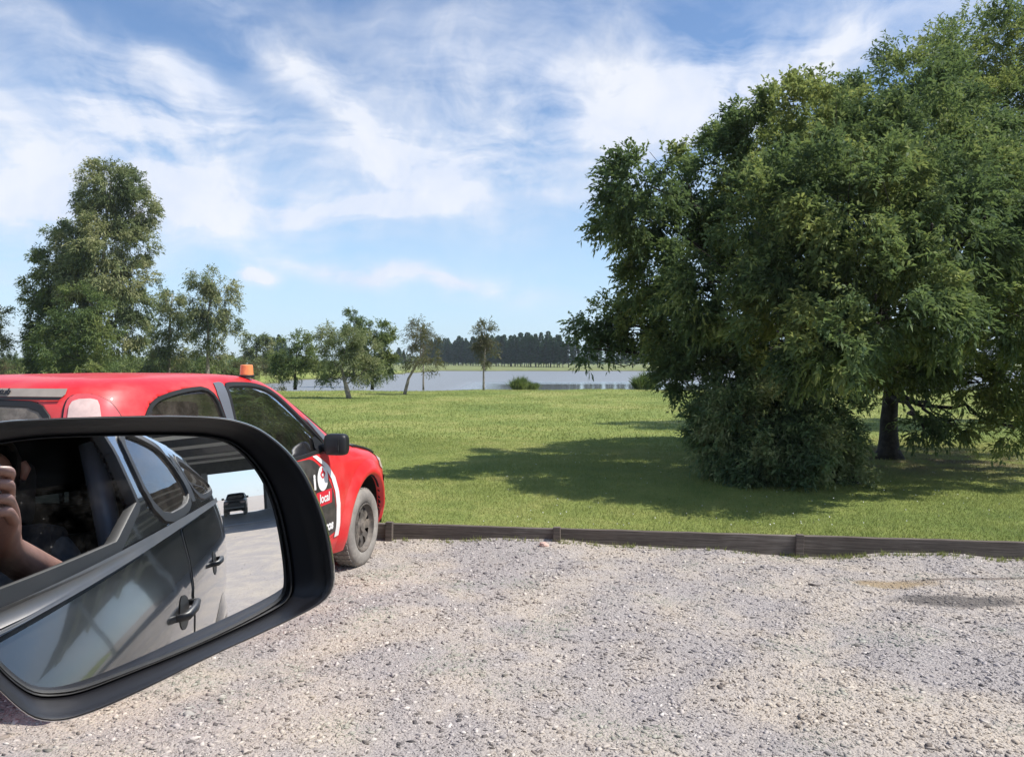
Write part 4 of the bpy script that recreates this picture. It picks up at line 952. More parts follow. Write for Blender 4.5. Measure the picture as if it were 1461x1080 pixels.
# ------------------------------------------------------------------ the red hatchback
def superbox(m, c, d, e, warp=None):
    bm = bmesh.new(); bmesh.ops.create_uvsphere(bm, u_segments=32, v_segments=20, radius=1); bm.verts.index_update()
    V = []
    for v in bm.verts:
        q = Vector([math.copysign(abs(t)**e, t) for t in v.co])*.5
        q = Vector((q.x*d[0], q.y*d[1], q.z*d[2]))
        if warp:
            w_ = warp(Vector((q.x*1.0, q.y, q.z)) if d[0] > 1 else Vector((q.x, q.y, q.z))); q = w_
        V.append(q+Vector(c))
    m.add(V, [[v.index for v in f.verts] for f in bm.faces]); bm.free()
def kx(P, k=.905): return [(p[0]*k, p[1]) for p in P]
def red_car():
    h = R(11.7); root = empty('red_hatchback', (-1.72-.83*math.cos(h), 3.30+.83*math.sin(h), 0), 0, 'red hatchback with black door decal and orange roof beacon parked on the gravel', 'car')
    root.location.z = -.012; root.rotation_euler = (0, 0, R(90)-h)          # local +x forward, local -y is the car's right
    prof = [(.20, .10, 3.70, .76), (.30, .03, 3.80, .805), (.42, .0, 3.84, .825), (.58, .0, 3.84, .833), (.68, .02, 3.82, .835), (.78, .05, 3.74, .832), (.86, .06, 3.55, .826), (.93, .07, 3.28, .815), (.985, .08, 3.02, .80),
            (1.02, .085, 2.92, .785), (1.10, .10, 2.76, .762), (1.20, .12, 2.56, .735), (1.30, .15, 2.36, .705), (1.38, .18, 2.20, .68), (1.43, .21, 2.08, .66), (1.47, .245, 1.97, .635), (1.495, .30, 1.87, .605), (1.512, .38, 1.76, .56), (1.524, .50, 1.62, .48), (1.53, .64, 1.5, .38), (1.533, .80, 1.36, .22)]
    K = .905; prof = [(a, c*K, d*K+(.13 if a < .8 else .09 if a < .9 else .04 if a < .96 else 0), e) for a, c, d, e in prof]
    b = Body(prof, np.concatenate([np.arange(.20, 1.46, .0155), [1.47, 1.483, 1.495, 1.504, 1.512, 1.518, 1.524, 1.527, 1.53, 1.5315, 1.533]]), 6.0, 300)
    SD = -1
    win_f = [(1.165, 1.44), (1.19, 1.472), (1.50, 1.462), (1.70, 1.41), (1.96, 1.22), (2.20, 1.03), (2.16, .985), (1.8, .965), (1.4, .97), (1.18, .985), (1.12, 1.02)]
    win_q = [(1.03, 1.46), (.75, 1.45), (.50, 1.41), (.40, 1.30), (.42, 1.12), (.64, 1.0), (1.0, .985), (1.07, 1.2)]
    win_w = [(-.56, 1.405), (0, 1.425), (.56, 1.405), (.70, 1.04), (.5, 1.03), (0, 1.02), (-.5, 1.03), (-.70, 1.04)]
    win_r = [(-.40, 1.40), (0, 1.41), (.40, 1.40), (.42, 1.05), (0, 1.02), (-.42, 1.05)]
    AR = [(2.86, .31, .405), (.66, .31, .355)]
    cuts = [('x', s, p) for s in (-1, 1) for p in (chaikin(win_f, 1), chaikin(win_q, 1))]+[('f', 1, win_w), ('r', 1, win_r)]
    body = b.shell('body', [M_red, M_dark], root, cuts, AR, 0.02)
    for s in (-1, 1):
        b.band('window_frame', 'x', s, win_f, M_rubber, root, .010, .018); g = b.patch('window', 'x', s, win_f, M_glass, root, -.006)
        b.band('window_frame', 'x', s, win_q, M_rubber, root, .006, .016); b.patch('window', 'x', s, win_q, M_glass2, root, -.006)
        b.patch('pillar', 'x', s, [(1.045, 1.475), (1.16, 1.482), (1.155, 1.45), (1.115, 1.0), (1.01, .985), (1.075, 1.2)], M_greyfilm, root, .006, round_=1)
        # gap line of the door and sill
        door = [(.93, .98), (2.19, .97), (2.36, .90), (2.42, .62), (2.36, .33), (1.06, .33), (.92, .50)]
        d = b.patch('door', 'x', s, door, M_red, root, .005, n=120, rings=16, round_=2)
        b.band('door_seam', 'x', s, door, M_rubber, d, .005, .002, .0015, 160, 2, .0005)
        m = MB().box((1.06, s*.842, .86), (.17, .02, .026), bev=.008).box((1.06, s*.836, .86), (.10, .01, .05), bev=.004); m.build('handle', M_black, d)
        if s == SD:
            dec = [(1.02, .955), (1.86, .955), (1.95, .93), (2.12, .80), (2.22, .66), (2.26, .50), (2.26, .36), (1.2, .36), (1.1, .5)]
            b.patch('decal', 'x', s, dec, M_decal, d, .0075, n=120, rings=16, round_=1)
            strip = [(2.06, .958), (2.14, .958), (2.36, .835), (2.49, .68), (2.555, .50), (2.54, .36), (2.44, .36), (2.48, .50), (2.43, .655), (2.30, .79), (2.12, .92)]
            # the white swoosh is laid as a ribbon along the decal's front edge
            c1 = [(1.93, .962), (2.07, .88), (2.17, .78), (2.225, .68), (2.25, .58), (2.26, .46), (2.25, .35)]; c2 = [(1.99, .962), (2.13, .885), (2.23, .785), (2.285, .68), (2.315, .58), (2.325, .46), (2.32, .35)]
            q = np.linspace(0, 6, 40); A = np.stack([np.interp(q, range(7), [c[i] for c in c1]) for i in (0, 1)], -1); B = np.stack([np.interp(q, range(7), [c[i] for c in c2]) for i in (0, 1)], -1)
            V = np.concatenate([b._map('x', s, A, .0095), b._map('x', s, (A+B)/2, .0095), b._map('x', s, B, .0095)]); n = 40
            F = [(i, i+1, n+i+1, n+i) for i in range(n-1)]+[(n+i, n+i+1, 2*n+i+1, 2*n+i) for i in range(n-1)]
            pymesh('stripe', V, F, M_white, d, True)
            circ = [(2.035+.080*math.cos(t), .800+.084*math.sin(t)) for t in np.linspace(0, 6.283, 40, endpoint=False)]
            lg = b.patch('logo', 'x', s, circ, M_white, d, .0095, round_=0, rings=5)
            for (cx, cz, rx, rz, rt) in ((2.015, .838, .020, .009, 40), (2.058, .838, .020, .009, -40), (2.036, .855, .008, .022, 0), (2.02, .815, .020, .007, -40), (2.052, .815, .020, .007, 40)):
                pl = [(cx+rx*math.cos(t)*math.cos(R(rt))-rz*math.sin(t)*math.sin(R(rt)), cz+rx*math.cos(t)*math.sin(R(rt))+rz*math.sin(t)*math.cos(R(rt))) for t in np.linspace(0, 6.283, 14, endpoint=False)]
                b.patch('emblem', 'x', s, pl, M_redvinyl, d, .0115, n=16, rings=2, round_=0)
            b.patch('label_panel', 'x', s, [(1.93, .715), (2.17, .715), (2.17, .615), (1.93, .615)], M_redvinyl, d, .0095, round_=0, rings=5)
            nrm = Vector((0, -1, 0)); 
            def onside(x, z, off=.0125, tilt=0):
                p = b._map('x', s, np.array([[x, z]]), off)[0]; p2 = b._map('x', s, np.array([[x+.05, z]]), off)[0]; p3 = b._map('x', s, np.array([[x, z+.03]]), off)[0]
                X = Vector(p2-p).normalized(); Z = Vector(p3-p).normalized(); Y_ = Z; N_ = X.cross(Y_).normalized()
                M = Matrix((X, Y_, N_)).transposed().to_4x4(); M.translation = Vector(p); return M
            text('local', 'lettering', .085, M_white, d, onside(2.05, .665), .002)
            text('i', 'lettering', .14, M_white, d, onside(1.905, .79), .007)
            text('ros', 'lettering', .09, M_white, d, onside(2.14, .455), .004); text('service', 'lettering', .10, M_white, d, onside(1.93, .40), .003)
        # side mirror
        mr = MB(); superbox(mr, (2.11, s*.915, 1.03), (.13, .17, .150), .42, lambda v: Vector((v.x, v.y*(1-4*max(v.x, 0)), v.z*(1-5*max(v.x, 0)))))
        mr.tube([(2.13, s*.775, 1.0), (2.12, s*.86, 1.005)], [.03, .026], 10)
        mo = mr.build('side_mirror', M_black, root, True); autosmooth(mo, 50)
        MB().box((2.068, s*.915, 1.03), (.004, .10, .085), Euler((0, R(2), s*R(34))), bev=.0015).build('mirror_glass', M_mirrordark, mo)
        # black triangle where the mirror sits
        b.patch('mirror_base', 'x', s, [(2.02, 1.11), (2.20, .99), (2.0, .975)], M_black, root, .010, round_=1, rings=4)
        b.patch('pillar_film', 'x', s, [(1.99, 1.235), (2.10, 1.18), (2.30, 1.03), (2.22, 1.01), (2.10, 1.12)], M_greyfilm, root, .012, round_=0, rings=4)
        # flared arch lips
        for (ax, az, ar) in AR:
            V = []; F = []; n = 60
            for (dr, off) in ((-.004, -.03), (-.004, .028), (.014, .034), (.045, .028), (.085, .012), (.115, .001)):
                for i in range(n+1):
                    an = R(-12)+R(204)*i/n; X = ax+(ar+dr)*math.cos(an); Z = az+(ar+dr)*math.sin(an)
                    V.append(b._map('x', s, np.array([[X, max(Z, .205)]]), off)[0])
            for k in range(5):
                for i in range(n): F.append((k*(n+1)+i, k*(n+1)+i+1, (k+1)*(n+1)+i+1, (k+1)*(n+1)+i))
            pymesh('wheel_arch', V, F, M_red, root, True)
        # tail lamp
        sa = float(b.s_end(np.array(.445), np.array(1.4), False)); sb = float(b.s_of_x(np.array(.34), np.array(1.40))); ds = sb-sa
        lp = [(sa, 1.40), (sa+.1*ds, 1.445), (sa+.4*ds, 1.445), (sa+.75*ds, 1.40), (sb, 1.26), (sb+.2*ds, 1.0), (sb, .93), (sa+.2*ds, .95), (sa, 1.1)]
        tl = b.patch('tail_lamp', 's', s, lp, M_lampred, root, .010, round_=2)
        b.patch('lens', 's', s, [(sa+.07*ds, 1.38), (sa+.13*ds, 1.418), (sa+.46*ds, 1.422), (sa+.52*ds, 1.38), (sa+.52*ds, 1.2), (sa+.07*ds, 1.2)], M_lampwhite, tl, .016, round_=1)
        b.band('seam', 's', s, lp, M_rubber, tl, .003, .001, .004, 90, 2, .001)
        # head lamp
        hl = [(.80, .80), (.86, .83), (.90, .80), (.90, .70), (.84, .67), (.795, .72)]
        b.patch('head_lamp', 's', s, hl, M_lampwhite, root, .006, round_=2)
        s1 = float(b.s_of_x(np.array(3.285), np.array(.5)))
        b.patch('front_bumper_corner', 's', s, [(s1, .62), (.90, .66), (.97, .60), (.97, .24), (s1-.008, .24), (s1, .45)], M_black, root, .010, round_=1)
        b.patch('hood_stripe', 's', s, [(.70, .99), (.76, .955), (.84, .86), (.93, .87), (.90, .95), (.86, 1.0)], M_black, root, .006, round_=1) if False else None
    b.band('windscreen_frame', 'f', 1, win_w, M_rubber, root, .014, .03); b.patch('windscreen', 'f', 1, win_w, M_glass, root, -.006)
    b.band('rear_window_frame', 'r', 1, win_r, M_rubber, root, .012, .02); b.patch('rear_window', 'r', 1, win_r, M_glassbrown, root, .003)
    # black strips on the bonnet edges
    for s in (-1, 1):
        V = []; F = []; n = 16
        for i in range(n+1):
            t = i/n; x = 2.72+(3.30-2.72)*t
            pass
            for (yy, e) in ((.58, 0), (.76, 0)):
                # height of the bonnet above this x
                y_ = yy-.06*t; zz = np.linspace(1.05, .55, 200); tt = (x-b.xr(zz))/(b.xf(zz)-b.xr(zz)); ok = (tt < 1) & (b.w(zz)*np.interp(np.clip(tt, 0, 1), b.T, b.P) >= y_); z = float(zz[np.argmax(ok)]); V.append((x, s*y_, z+.014))
        F = [(2*i, 2*i+1, 2*i+3, 2*i+2) for i in range(n)]
        o = pymesh('bonnet_stripe', V, F, M_black, root, True); md = o.modifiers.new('t', 'SOLIDIFY'); md.thickness = .022; md.offset = 0
    # dusty strip of the tailgate above the glass, with dark lettering
    tg = b.patch('tailgate_strip', 'r', 1, [(-.42, 1.468), (.42, 1.468), (.43, 1.432), (-.43, 1.432)], mat('dusty_silver_strip', (.30, .26, .22), .6, noise=.1, nscale=9), root, .006, round_=0)
    P0 = [b._map('r', 1, np.array([q_]), .012)[0] for q_ in ((-.10, 1.45), (-.15, 1.45), (-.10, 1.47))]
    X_ = Vector(P0[1]-P0[0]).normalized(); Y_ = Vector(P0[2]-P0[0]).normalized(); Mt = Matrix((X_, Y_, X_.cross(Y_))).transposed().to_4x4(); Mt.translation = Vector(P0[0])
    text('ttub', 'lettering', .046, M_black, tg, Mt, .002)
    b.patch('wiper_rubber', 'r', 1, [(-.42, 1.428), (.42, 1.428), (.425, 1.416), (-.425, 1.416)], M_rubber, root, .010, round_=0)
    MB().box((.02, 0, .42), (.10, 1.45, .26), bev=.04).build('rear_bumper', M_red, root)
    MB().box((1.8, 0, .27), (2.9, 1.30, .10)).box((2.8, 0, .45), (.8, 1.1, .4)).box((3.2, 0, .4), (.36, 1.2, .3)).build('underbody', M_rubber, root)
    for s in (-1, 1):       # inner wings round the wheels
        for (ax, az, ar) in AR:
            V = []; F = []; n = 20
            for (yy) in (.78, .52):
                for i in range(n+1): an = math.pi*i/n*1.1-.15; V.append((ax+(ar+.015)*math.cos(an), s*yy, az+(ar+.015)*math.sin(an)))
            F = [(i, i+1, n+2+i, n+1+i) for i in range(n)]+[tuple(n+1+i for i in range(n+1))]
            pymesh('wheel_well', V, F, M_rubber, root)
    for (x, y, st) in ((2.82, -.735, 0.0), (2.82, .735, 0.0), (.66, -.68, 0), (.66, .68, 0)):
        wheel('wheel', root, x, y, .302, .168, 1 if y > 0 else -1, .185, 8, st)
    # seats and dashboard
    for y in (-.36, .36):
        m = MB().box((1.45, y, .55), (.5, .46, .18), bev=.05).box((1.20, y, .88), (.14, .44, .62), Euler((0, R(-14), 0)), .05).box((1.11, y, 1.27), (.10, .27, .20), Euler((0, R(-8), 0)), .04)
        autosmooth(m.build('seat', M_seat, root), 50)
    autosmooth(MB().box((.55, 0, .82), (.14, 1.2, .62), Euler((0, R(-14), 0)), .05).box((.85, 0, .5), (.5, 1.2, .16), bev=.05).build('rear_seat', M_seat, root), 50)
    MB().box((2.30, 0, .82), (.5, 1.36, .26), bev=.07).build('dashboard', M_dark, root, True)
    V = MB(); pts = [(1.97+.02*math.cos(t), .36+.18*math.cos(t), .98+.17*math.sin(t)) for t in np.linspace(0, 6.283, 26)]; V.tube(pts, .013, 8); V.build('steering_wheel', M_black, root, True)
    # beacon on a magnetic base: stands on the roof, a thing of its own
    p = root.matrix_basis @ Vector((1.52, -.575, 0)); bz = 1.490
    br = empty('roof_beacon', (p.x, p.y, bz), 0, 'orange warning beacon on the roof of the red hatchback', 'beacon')
    rot = Matrix.Rotation(R(90), 4, 'X')
    MB().lathe([(.0, .0), (.046, .0), (.048, .004), (.047, .012), (.043, .016), (.0, .016)], 32, rot).build('base', M_black, br, True).data.set_sharp_from_angle(angle=R(35))
    pr = [(.0, .016), (.041, .016)]+[(.041-.0045*i/8+(.0008 if i % 2 else 0), .018+.058*i/8) for i in range(9)]+[(.033, .079), (.0, .081)]
    MB().lathe(pr, 40, rot).build('lens', M_orange, br, True).data.set_sharp_from_angle(angle=R(30))
    return root, b
redcar, redbody = red_car()
# ------------------------------------------------------------------ pickups
TRK_A = R(153.0); TRK_C = (2.85, -0.825)
_c, _s = math.cos(TRK_A), math.sin(TRK_A)
TRK_O = Vector((-(TRK_C[0]*_c-TRK_C[1]*_s), -(TRK_C[0]*_s+TRK_C[1]*_c), 0))
TRK_M = Matrix.Translation(TRK_O) @ Matrix.Rotation(TRK_A, 4, 'Z')
def offroader(name, paint, label, loc, rz, near=True):
    root = empty(name, loc, rz, label, 'car')
    prof = [(.44, -.20, 4.66, .86), (.56, -.32, 4.84, .905), (.75, -.35, 4.92, .935), (.95, -.35, 4.92, .952), (1.10, -.34, 4.86, .955), (1.18, -.33, 4.72, .948), (1.25, -.32, 4.42, .925), (1.31, -.31, 3.95, .898), (1.355, -.27, 3.66, .882),
            (1.37, -.25, 3.60, .878), (1.385, -.23, 3.57, .874), (1.50, -.10, 3.38, .845), (1.65, .10, 3.12, .800), (1.76, .28, 2.92, .755), (1.82, .42, 2.76, .70), (1.855, .65, 2.58, .60), (1.872, 1.0, 2.35, .42)]
    b = Body(prof, np.concatenate([np.arange(.44, 1.36, .02), [1.362, 1.37, 1.38, 1.385], np.arange(1.40, 1.80, .018), [1.80, 1.82, 1.84, 1.855, 1.865, 1.872]]), 6.0, 300 if near else 160)
    b.warp = lambda x, z: .05*np.clip(3.0-x, 0, 2.8)*smooth(.90, 1.35, z)*(1-smooth(1.42, 1.74, z))
    win_f = [(3.34, 1.395), (3.30, 1.47), (3.02, 1.70), (2.86, 1.765), (2.32, 1.775), (2.26, 1.75), (2.25, 1.395)]
    win_r = [(2.13, 1.39), (2.13, 1.775), (1.62, 1.77), (1.46, 1.73), (1.40, 1.56), (1.42, 1.40)]
    win_q = [(1.28, 1.42), (1.27, 1.74), (.95, 1.72), (.55, 1.62), (.36, 1.50), (.42, 1.42)]
    win_w = [(-.62, 1.765), (.62, 1.765), (.76, 1.41), (0, 1.395), (-.76, 1.41)]
    win_b = [(-.58, 1.72), (.58, 1.72), (.66, 1.45), (-.66, 1.45)]
    AR = [(4.05, .39, .45), (.93, .39, .45)]
    cuts = [('x', s, p) for s in (-1, 1) for p in (chaikin(win_f, 1), chaikin(win_r, 1), chaikin(win_q, 1))]+[('f', 1, win_w), ('r', 1, win_b)]
    b.shell('body', [paint, M_dark], root, cuts, AR, 0.03)
    for s in (-1, 1):
        b.band('window_frame', 'x', s, win_f, M_rubber, root, .020, .012, round_=1); b.band('window_frame', 'x', s, win_r, M_rubber, root, .016, .022)
        b.patch('window', 'x', s, win_r, M_glass2, root, -.006); b.patch('window', 'x', s, win_q, M_glass2, root, -.006); b.band('window_frame', 'x', s, win_q, M_rubber, root, .014, .02)
        b.patch('pillar', 'x', s, [(1.38, 1.74), (1.29, 1.73), (1.30, 1.42), (1.40, 1.42)], M_rubber, root, .006, round_=0, rings=4)
        if not (near and s == -1): b.patch('window', 'x', s, win_f, M_glass2, root, -.006, round_=1)
        b.patch('belt_trim', 'x', s, [(.40, 1.382), (3.50, 1.382), (3.50, 1.352), (.40, 1.352)], M_chrome, root, .016, n=120, rings=6, round_=0)
        for dn, door, hx in (('front', [(2.02, 1.345), (3.42, 1.345), (3.50, 1.15), (3.46, .62), (3.3, .50), (2.00, .50)], 2.16), ('rear', [(1.14, 1.345), (1.98, 1.345), (1.96, .50), (1.62, .50), (1.42, .85), (1.20, .98)], 1.36)):
            d = b.patch('door', 'x', s, door, paint, root, .005, n=110, rings=14, round_=1)
            b.band('door_seam', 'x', s, door, M_rubber, d, .006, .002, .0015, 150, 1, .001)
            p = b._map('x', s, np.array([[hx, 1.16]]), .02)[0]
            m = MB(); m.tube([(hx-.10, p[1]-s*.02, p[2]), (hx-.085, p[1]+s*.010, p[2]+.002), (hx, p[1]+s*.016, p[2]+.002), (hx+.085, p[1]+s*.010, p[2]+.002), (hx+.10, p[1]-s*.02, p[2])], [.010, .012, .013, .012, .010], 10)
            m.build('handle', M_black, d, True)
            cup = [(hx+.075*math.cos(t), 1.155+.042*math.sin(t)) for t in np.linspace(0, 6.283, 20, endpoint=False)]
            b.patch('handle_cup', 'x', s, cup, M_rubber, d, .007, n=24, rings=3, round_=0)
        for (ax, az, ar) in AR:
            V = []; F = []; n = 50
            for (dr, off) in ((-.004, -.04), (-.004, .022), (.014, .030), (.05, .026), (.09, .012), (.12, .001)):
                for i in range(n+1):
                    an = R(-8)+R(196)*i/n; V.append(b._map('x', s, np.array([[ax+(ar+dr)*math.cos(an), max(az+(ar+dr)*math.sin(an), .445)]]), off)[0])
            for k in range(5):
                for i in range(n): F.append((k*(n+1)+i, k*(n+1)+i+1, (k+1)*(n+1)+i+1, (k+1)*(n+1)+i))
            pymesh('wheel_arch', V, F, paint, root, True)
            V = []; n = 20
            for yy in (.88, .56):
                for i in range(n+1): an = math.pi*i/n*1.1-.15; V.append((ax+(ar+.02)*math.cos(an), s*yy, az+(ar+.02)*math.sin(an)))
            pymesh('wheel_well', V, [(i, i+1, n+2+i, n+1+i) for i in range(n)]+[tuple(n+1+i for i in range(n+1))], M_rubber, root)
        b.patch('head_lamp', 's', s, [(.86, 1.16), (.93, 1.14), (.94, 1.00), (.87, .98), (.83, 1.08)], M_lampwhite, root, .008, round_=1)
        b.patch('tail_lamp', 's', s, [(.075, 1.32), (.125, 1.32), (.13, 1.0), (.075, 1.0)], M_lampred, root, .010, round_=1)
        if not (near and s == -1):
            m = MB(); superbox(m, (3.34, s*1.04, 1.45), (.12, .22, .18), .42)
            m.tube([(3.38, s*.87, 1.40), (3.36, s*.97, 1.41)], [.03, .026], 8); autosmooth(m.build('side_mirror', M_house, root), 50)
    b.patch('windscreen', 'f', 1, win_w, M_glass2, root, -.008); b.band('windscreen_frame', 'f', 1, win_w, M_rubber, root, .016, .03)
    b.patch('rear_window', 'r', 1, win_b, M_glass2, root, -.008); b.band('rear_window_frame', 'r', 1, win_b, M_rubber, root, .012, .03)
    b.patch('grille', 'f', 1, [(-.55, 1.12), (.55, 1.12), (.48, .84), (-.48, .84)], M_rubber, root, .012, round_=1)
    m = MB()
    for z in (.90, .97, 1.04): m.box((4.945, 0, z), (.015, .92, .016))
    m.build('grille_bars', M_chrome, root)
    MB().box((4.93, 0, .66), (.14, 1.62, .18), bev=.05).build('front_bumper', M_chrome if not near else paint, root, True)
    MB().box((-.38, 0, .62), (.14, 1.7, .18), bev=.04).build('rear_bumper', M_black, root, True)
    MB().box((2.3, 0, .46), (4.4, 1.5, .16)).box((4.2, 0, .62), (.8, 1.1, .4)).build('underbody', M_rubber, root)
    for (x, y) in ((4.05, -.81), (4.05, .81), (.93, -.81), (.93, .81)): wheel('wheel', root, x, y, .385, .24, 1 if y > 0 else -1, .225, 6)
    if near:
        for (x, y) in ((2.32, -.40), (2.32, .40)):
            autosmooth(MB().box((x+.28, y, .86), (.54, .50, .18), bev=.05).box((x-.06, y, 1.18), (.15, .50, .62), Euler((0, R(-12), 0)), .06).box((x-.15, y, 1.58), (.11, .28, .20), Euler((0, R(-8), 0)), .04).build('seat', M_seat, root), 50)
        autosmooth(MB().box((1.45, 0, 1.12), (.15, 1.4, .60), Euler((0, R(-10), 0)), .06).box((1.75, 0, .84), (.5, 1.4, .16), bev=.05).build('rear_seat', M_seat, root), 50)
        MB().box((3.35, 0, 1.20), (.5, 1.50, .28), bev=.08).build('dashboard', M_dark, root, True)
        MB().tube([(2.19, -.72, 1.70), (2.20, -.77, 1.40), (2.22, -.80, 1.1), (2.24, -.82, .8)], .035, 10).build('seat_belt_pillar', M_greyfilm, root, True)
        V = MB(); V.tube([(2.98+.06*math.cos(t), .40+.19*math.cos(t), 1.22+.18*math.sin(t)) for t in np.linspace(0, 6.283, 26)], .014, 8); V.build('steering_wheel', M_black, root, True)
    return root
truck = offroader('grey_suv', M_grey, 'dusty dark grey off-road car the photo is taken from, its mirror filling the lower left', TRK_O, TRK_A)

# ------------------------------------------------------------------ its convex side mirror
def side_mirror():
    cpx = (205, 792); Dm = 0.50; Rc = 1.15; VP = (372, 705)
    C0 = Vector((0, 0, CZ)); Mc = C0+ray(200, 790)*Dm; back = Vector((-_c, -_s, 0))
    v = ray(*VP); nv = (back-v).normalized(); P = C0+v*((Mc-C0).dot(nv)/v.dot(nv)); n0 = (nv-(P-Mc)/Rc).normalized()
    Ti = TRK_M.inverted()
    def on(px, py, d):          # point of the plane d metres in front of the glass plane
        r_ = ray(px, py); k = (Mc+n0*d-C0).dot(n0)/r_.dot(n0); return C0+r_*k
    glass = [(-62, 800), (-68, 730), (-58, 670), (-30, 640), (0, 633), (60, 625), (155, 622), (222, 621), (289, 622), (330, 630), (356, 651), (380, 683), (396, 722), (406, 767), (413, 811), (415, 842), (407, 860), (356, 887), (267, 927), (178, 962), (111, 988), (66, 993), (44, 989), (20, 973), (-6, 948), (-45, 870)]
    outer = [(-108, 800), (-110, 720), (-95, 650), (-55, 612), (0, 600), (60, 597), (150, 594), (250, 592), (322, 595), (368, 608), (408, 638), (438, 676), (461, 728), (474, 780), (479.5, 825), (475, 845), (460, 862), (400, 892), (300, 937), (200, 987), (140, 1014), (90, 1030), (50, 1028), (18, 1004), (-30, 955), (-80, 880)]
    N_ = 160
    def radial(poly, it=3):
        P_ = np.array(chaikin(poly, it)); a = np.arctan2(P_[:, 1]-cpx[1], P_[:, 0]-cpx[0]); r_ = np.hypot(P_[:, 0]-cpx[0], P_[:, 1]-cpx[1])
        o = np.argsort(a); a, r_ = a[o], r_[o]; th = np.linspace(-np.pi, np.pi, N_, endpoint=False)
        rr = np.interp(th, np.concatenate([a-2*np.pi, a, a+2*np.pi]), np.tile(r_, 3)); return np.stack([cpx[0]+rr*np.cos(th), cpx[1]+rr*np.sin(th)], -1)
    G = radial(glass); O = radial(outer)
    def loop(f, d):             # blend between the glass edge (f=0) and the outer rim (f=1)
        Q = G+(O-G)*f; return [Ti @ on(q[0], q[1], d) for q in Q]
    def mesh(loops, close_end=False, name='x', m=None, parent=None):
        V = [p for l in loops for p in l]; F = []
        for i in range(len(loops)-1):
            for k in range(N_): F.append((i*N_+k, i*N_+(k+1) % N_, (i+1)*N_+(k+1) % N_, (i+1)*N_+k))
        if close_end: F.append(tuple((len(loops)-1)*N_+k for k in range(N_)))
        return pymesh(name, V, F, m, parent, True)
    nl = Ti.to_3x3() @ n0; ctr = Ti @ on(*cpx, 0)
    def back_loop(s, d):
        base = loop(1.0, 0.012); return [ctr+(p-ctr)*s+nl*d+Vector((0, 0, 0)) for p in base]
    shell = [loop(.97, .019), loop(.992, .0165), loop(1.0, .011), loop(1.0, .004), back_loop(.992, -.015), back_loop(.965, -.035), back_loop(.90, -.06), back_loop(.78, -.08), back_loop(.6, -.093), back_loop(.35, -.10), back_loop(.1, -.102)]
    h = mesh(shell, True, 'side_mirror', M_house, truck)
    rim = [loop(.97, .019), loop(.93, .0215), loop(.86, .0215), loop(.78, .018)]
    rim = [loop(.9705, .0186), loop(.93, .0212), loop(.88, .0205), loop(.80, .015), loop(.45, .006), loop(.12, .001), loop(.05, -.001), loop(.05, -.010)]
    mesh(rim, False, 'bezel', M_bezel, h)
    gs = [loop(.055, -.002), loop(.045, .0015), loop(.01, .0015), loop(0, -.001)]
    mesh(gs, False, 'glass_edge', M_rubber, h)
    L = []
    nr = 46
    for i in range(nr):
        f = 1.02*(1-i/nr); row = []
        for q in G:
            p = on(cpx[0]+(q[0]-cpx[0])*f, cpx[1]+(q[1]-cpx[1])*f, 0); r2 = (p-Mc).length_squared; row.append(Ti @ (p-n0*(r2/(2*Rc))))
        L.append(row)
    V = [p for l in L for p in l]; F = []
    for i in range(nr-1):
        for k in range(N_): F.append((i*N_+k, i*N_+(k+1) % N_, (i+1)*N_+(k+1) % N_, (i+1)*N_+k))
    c = on(*cpx, 0); V.append(Ti @ (c-n0*((c-Mc).length_squared/(2*Rc)))); F += [((nr-1)*N_+k, (nr-1)*N_+(k+1) % N_, len(V)-1) for k in range(N_)]
    g = pymesh('mirror_glass', V, F, M_mirror, h, True)
    # stalk to the door
    a = Ti @ on(-60, 960, -0.05)
    st = MB().tube([a, a+Vector((.01, .05, -.01)), Vector((3.38, -.86, a.z-.02)), Vector((3.39, -.80, a.z-.02))], [.032, .03, .034, .034], 14).build('mirror_arm', M_house, h, True)
    pymesh('mirror_base', *(lambda b_: (b_.V, b_.F))(MB().box((3.40, -.872, 1.44), (.16, .03, .16), bev=.012)), M_house, h)
side_mirror()

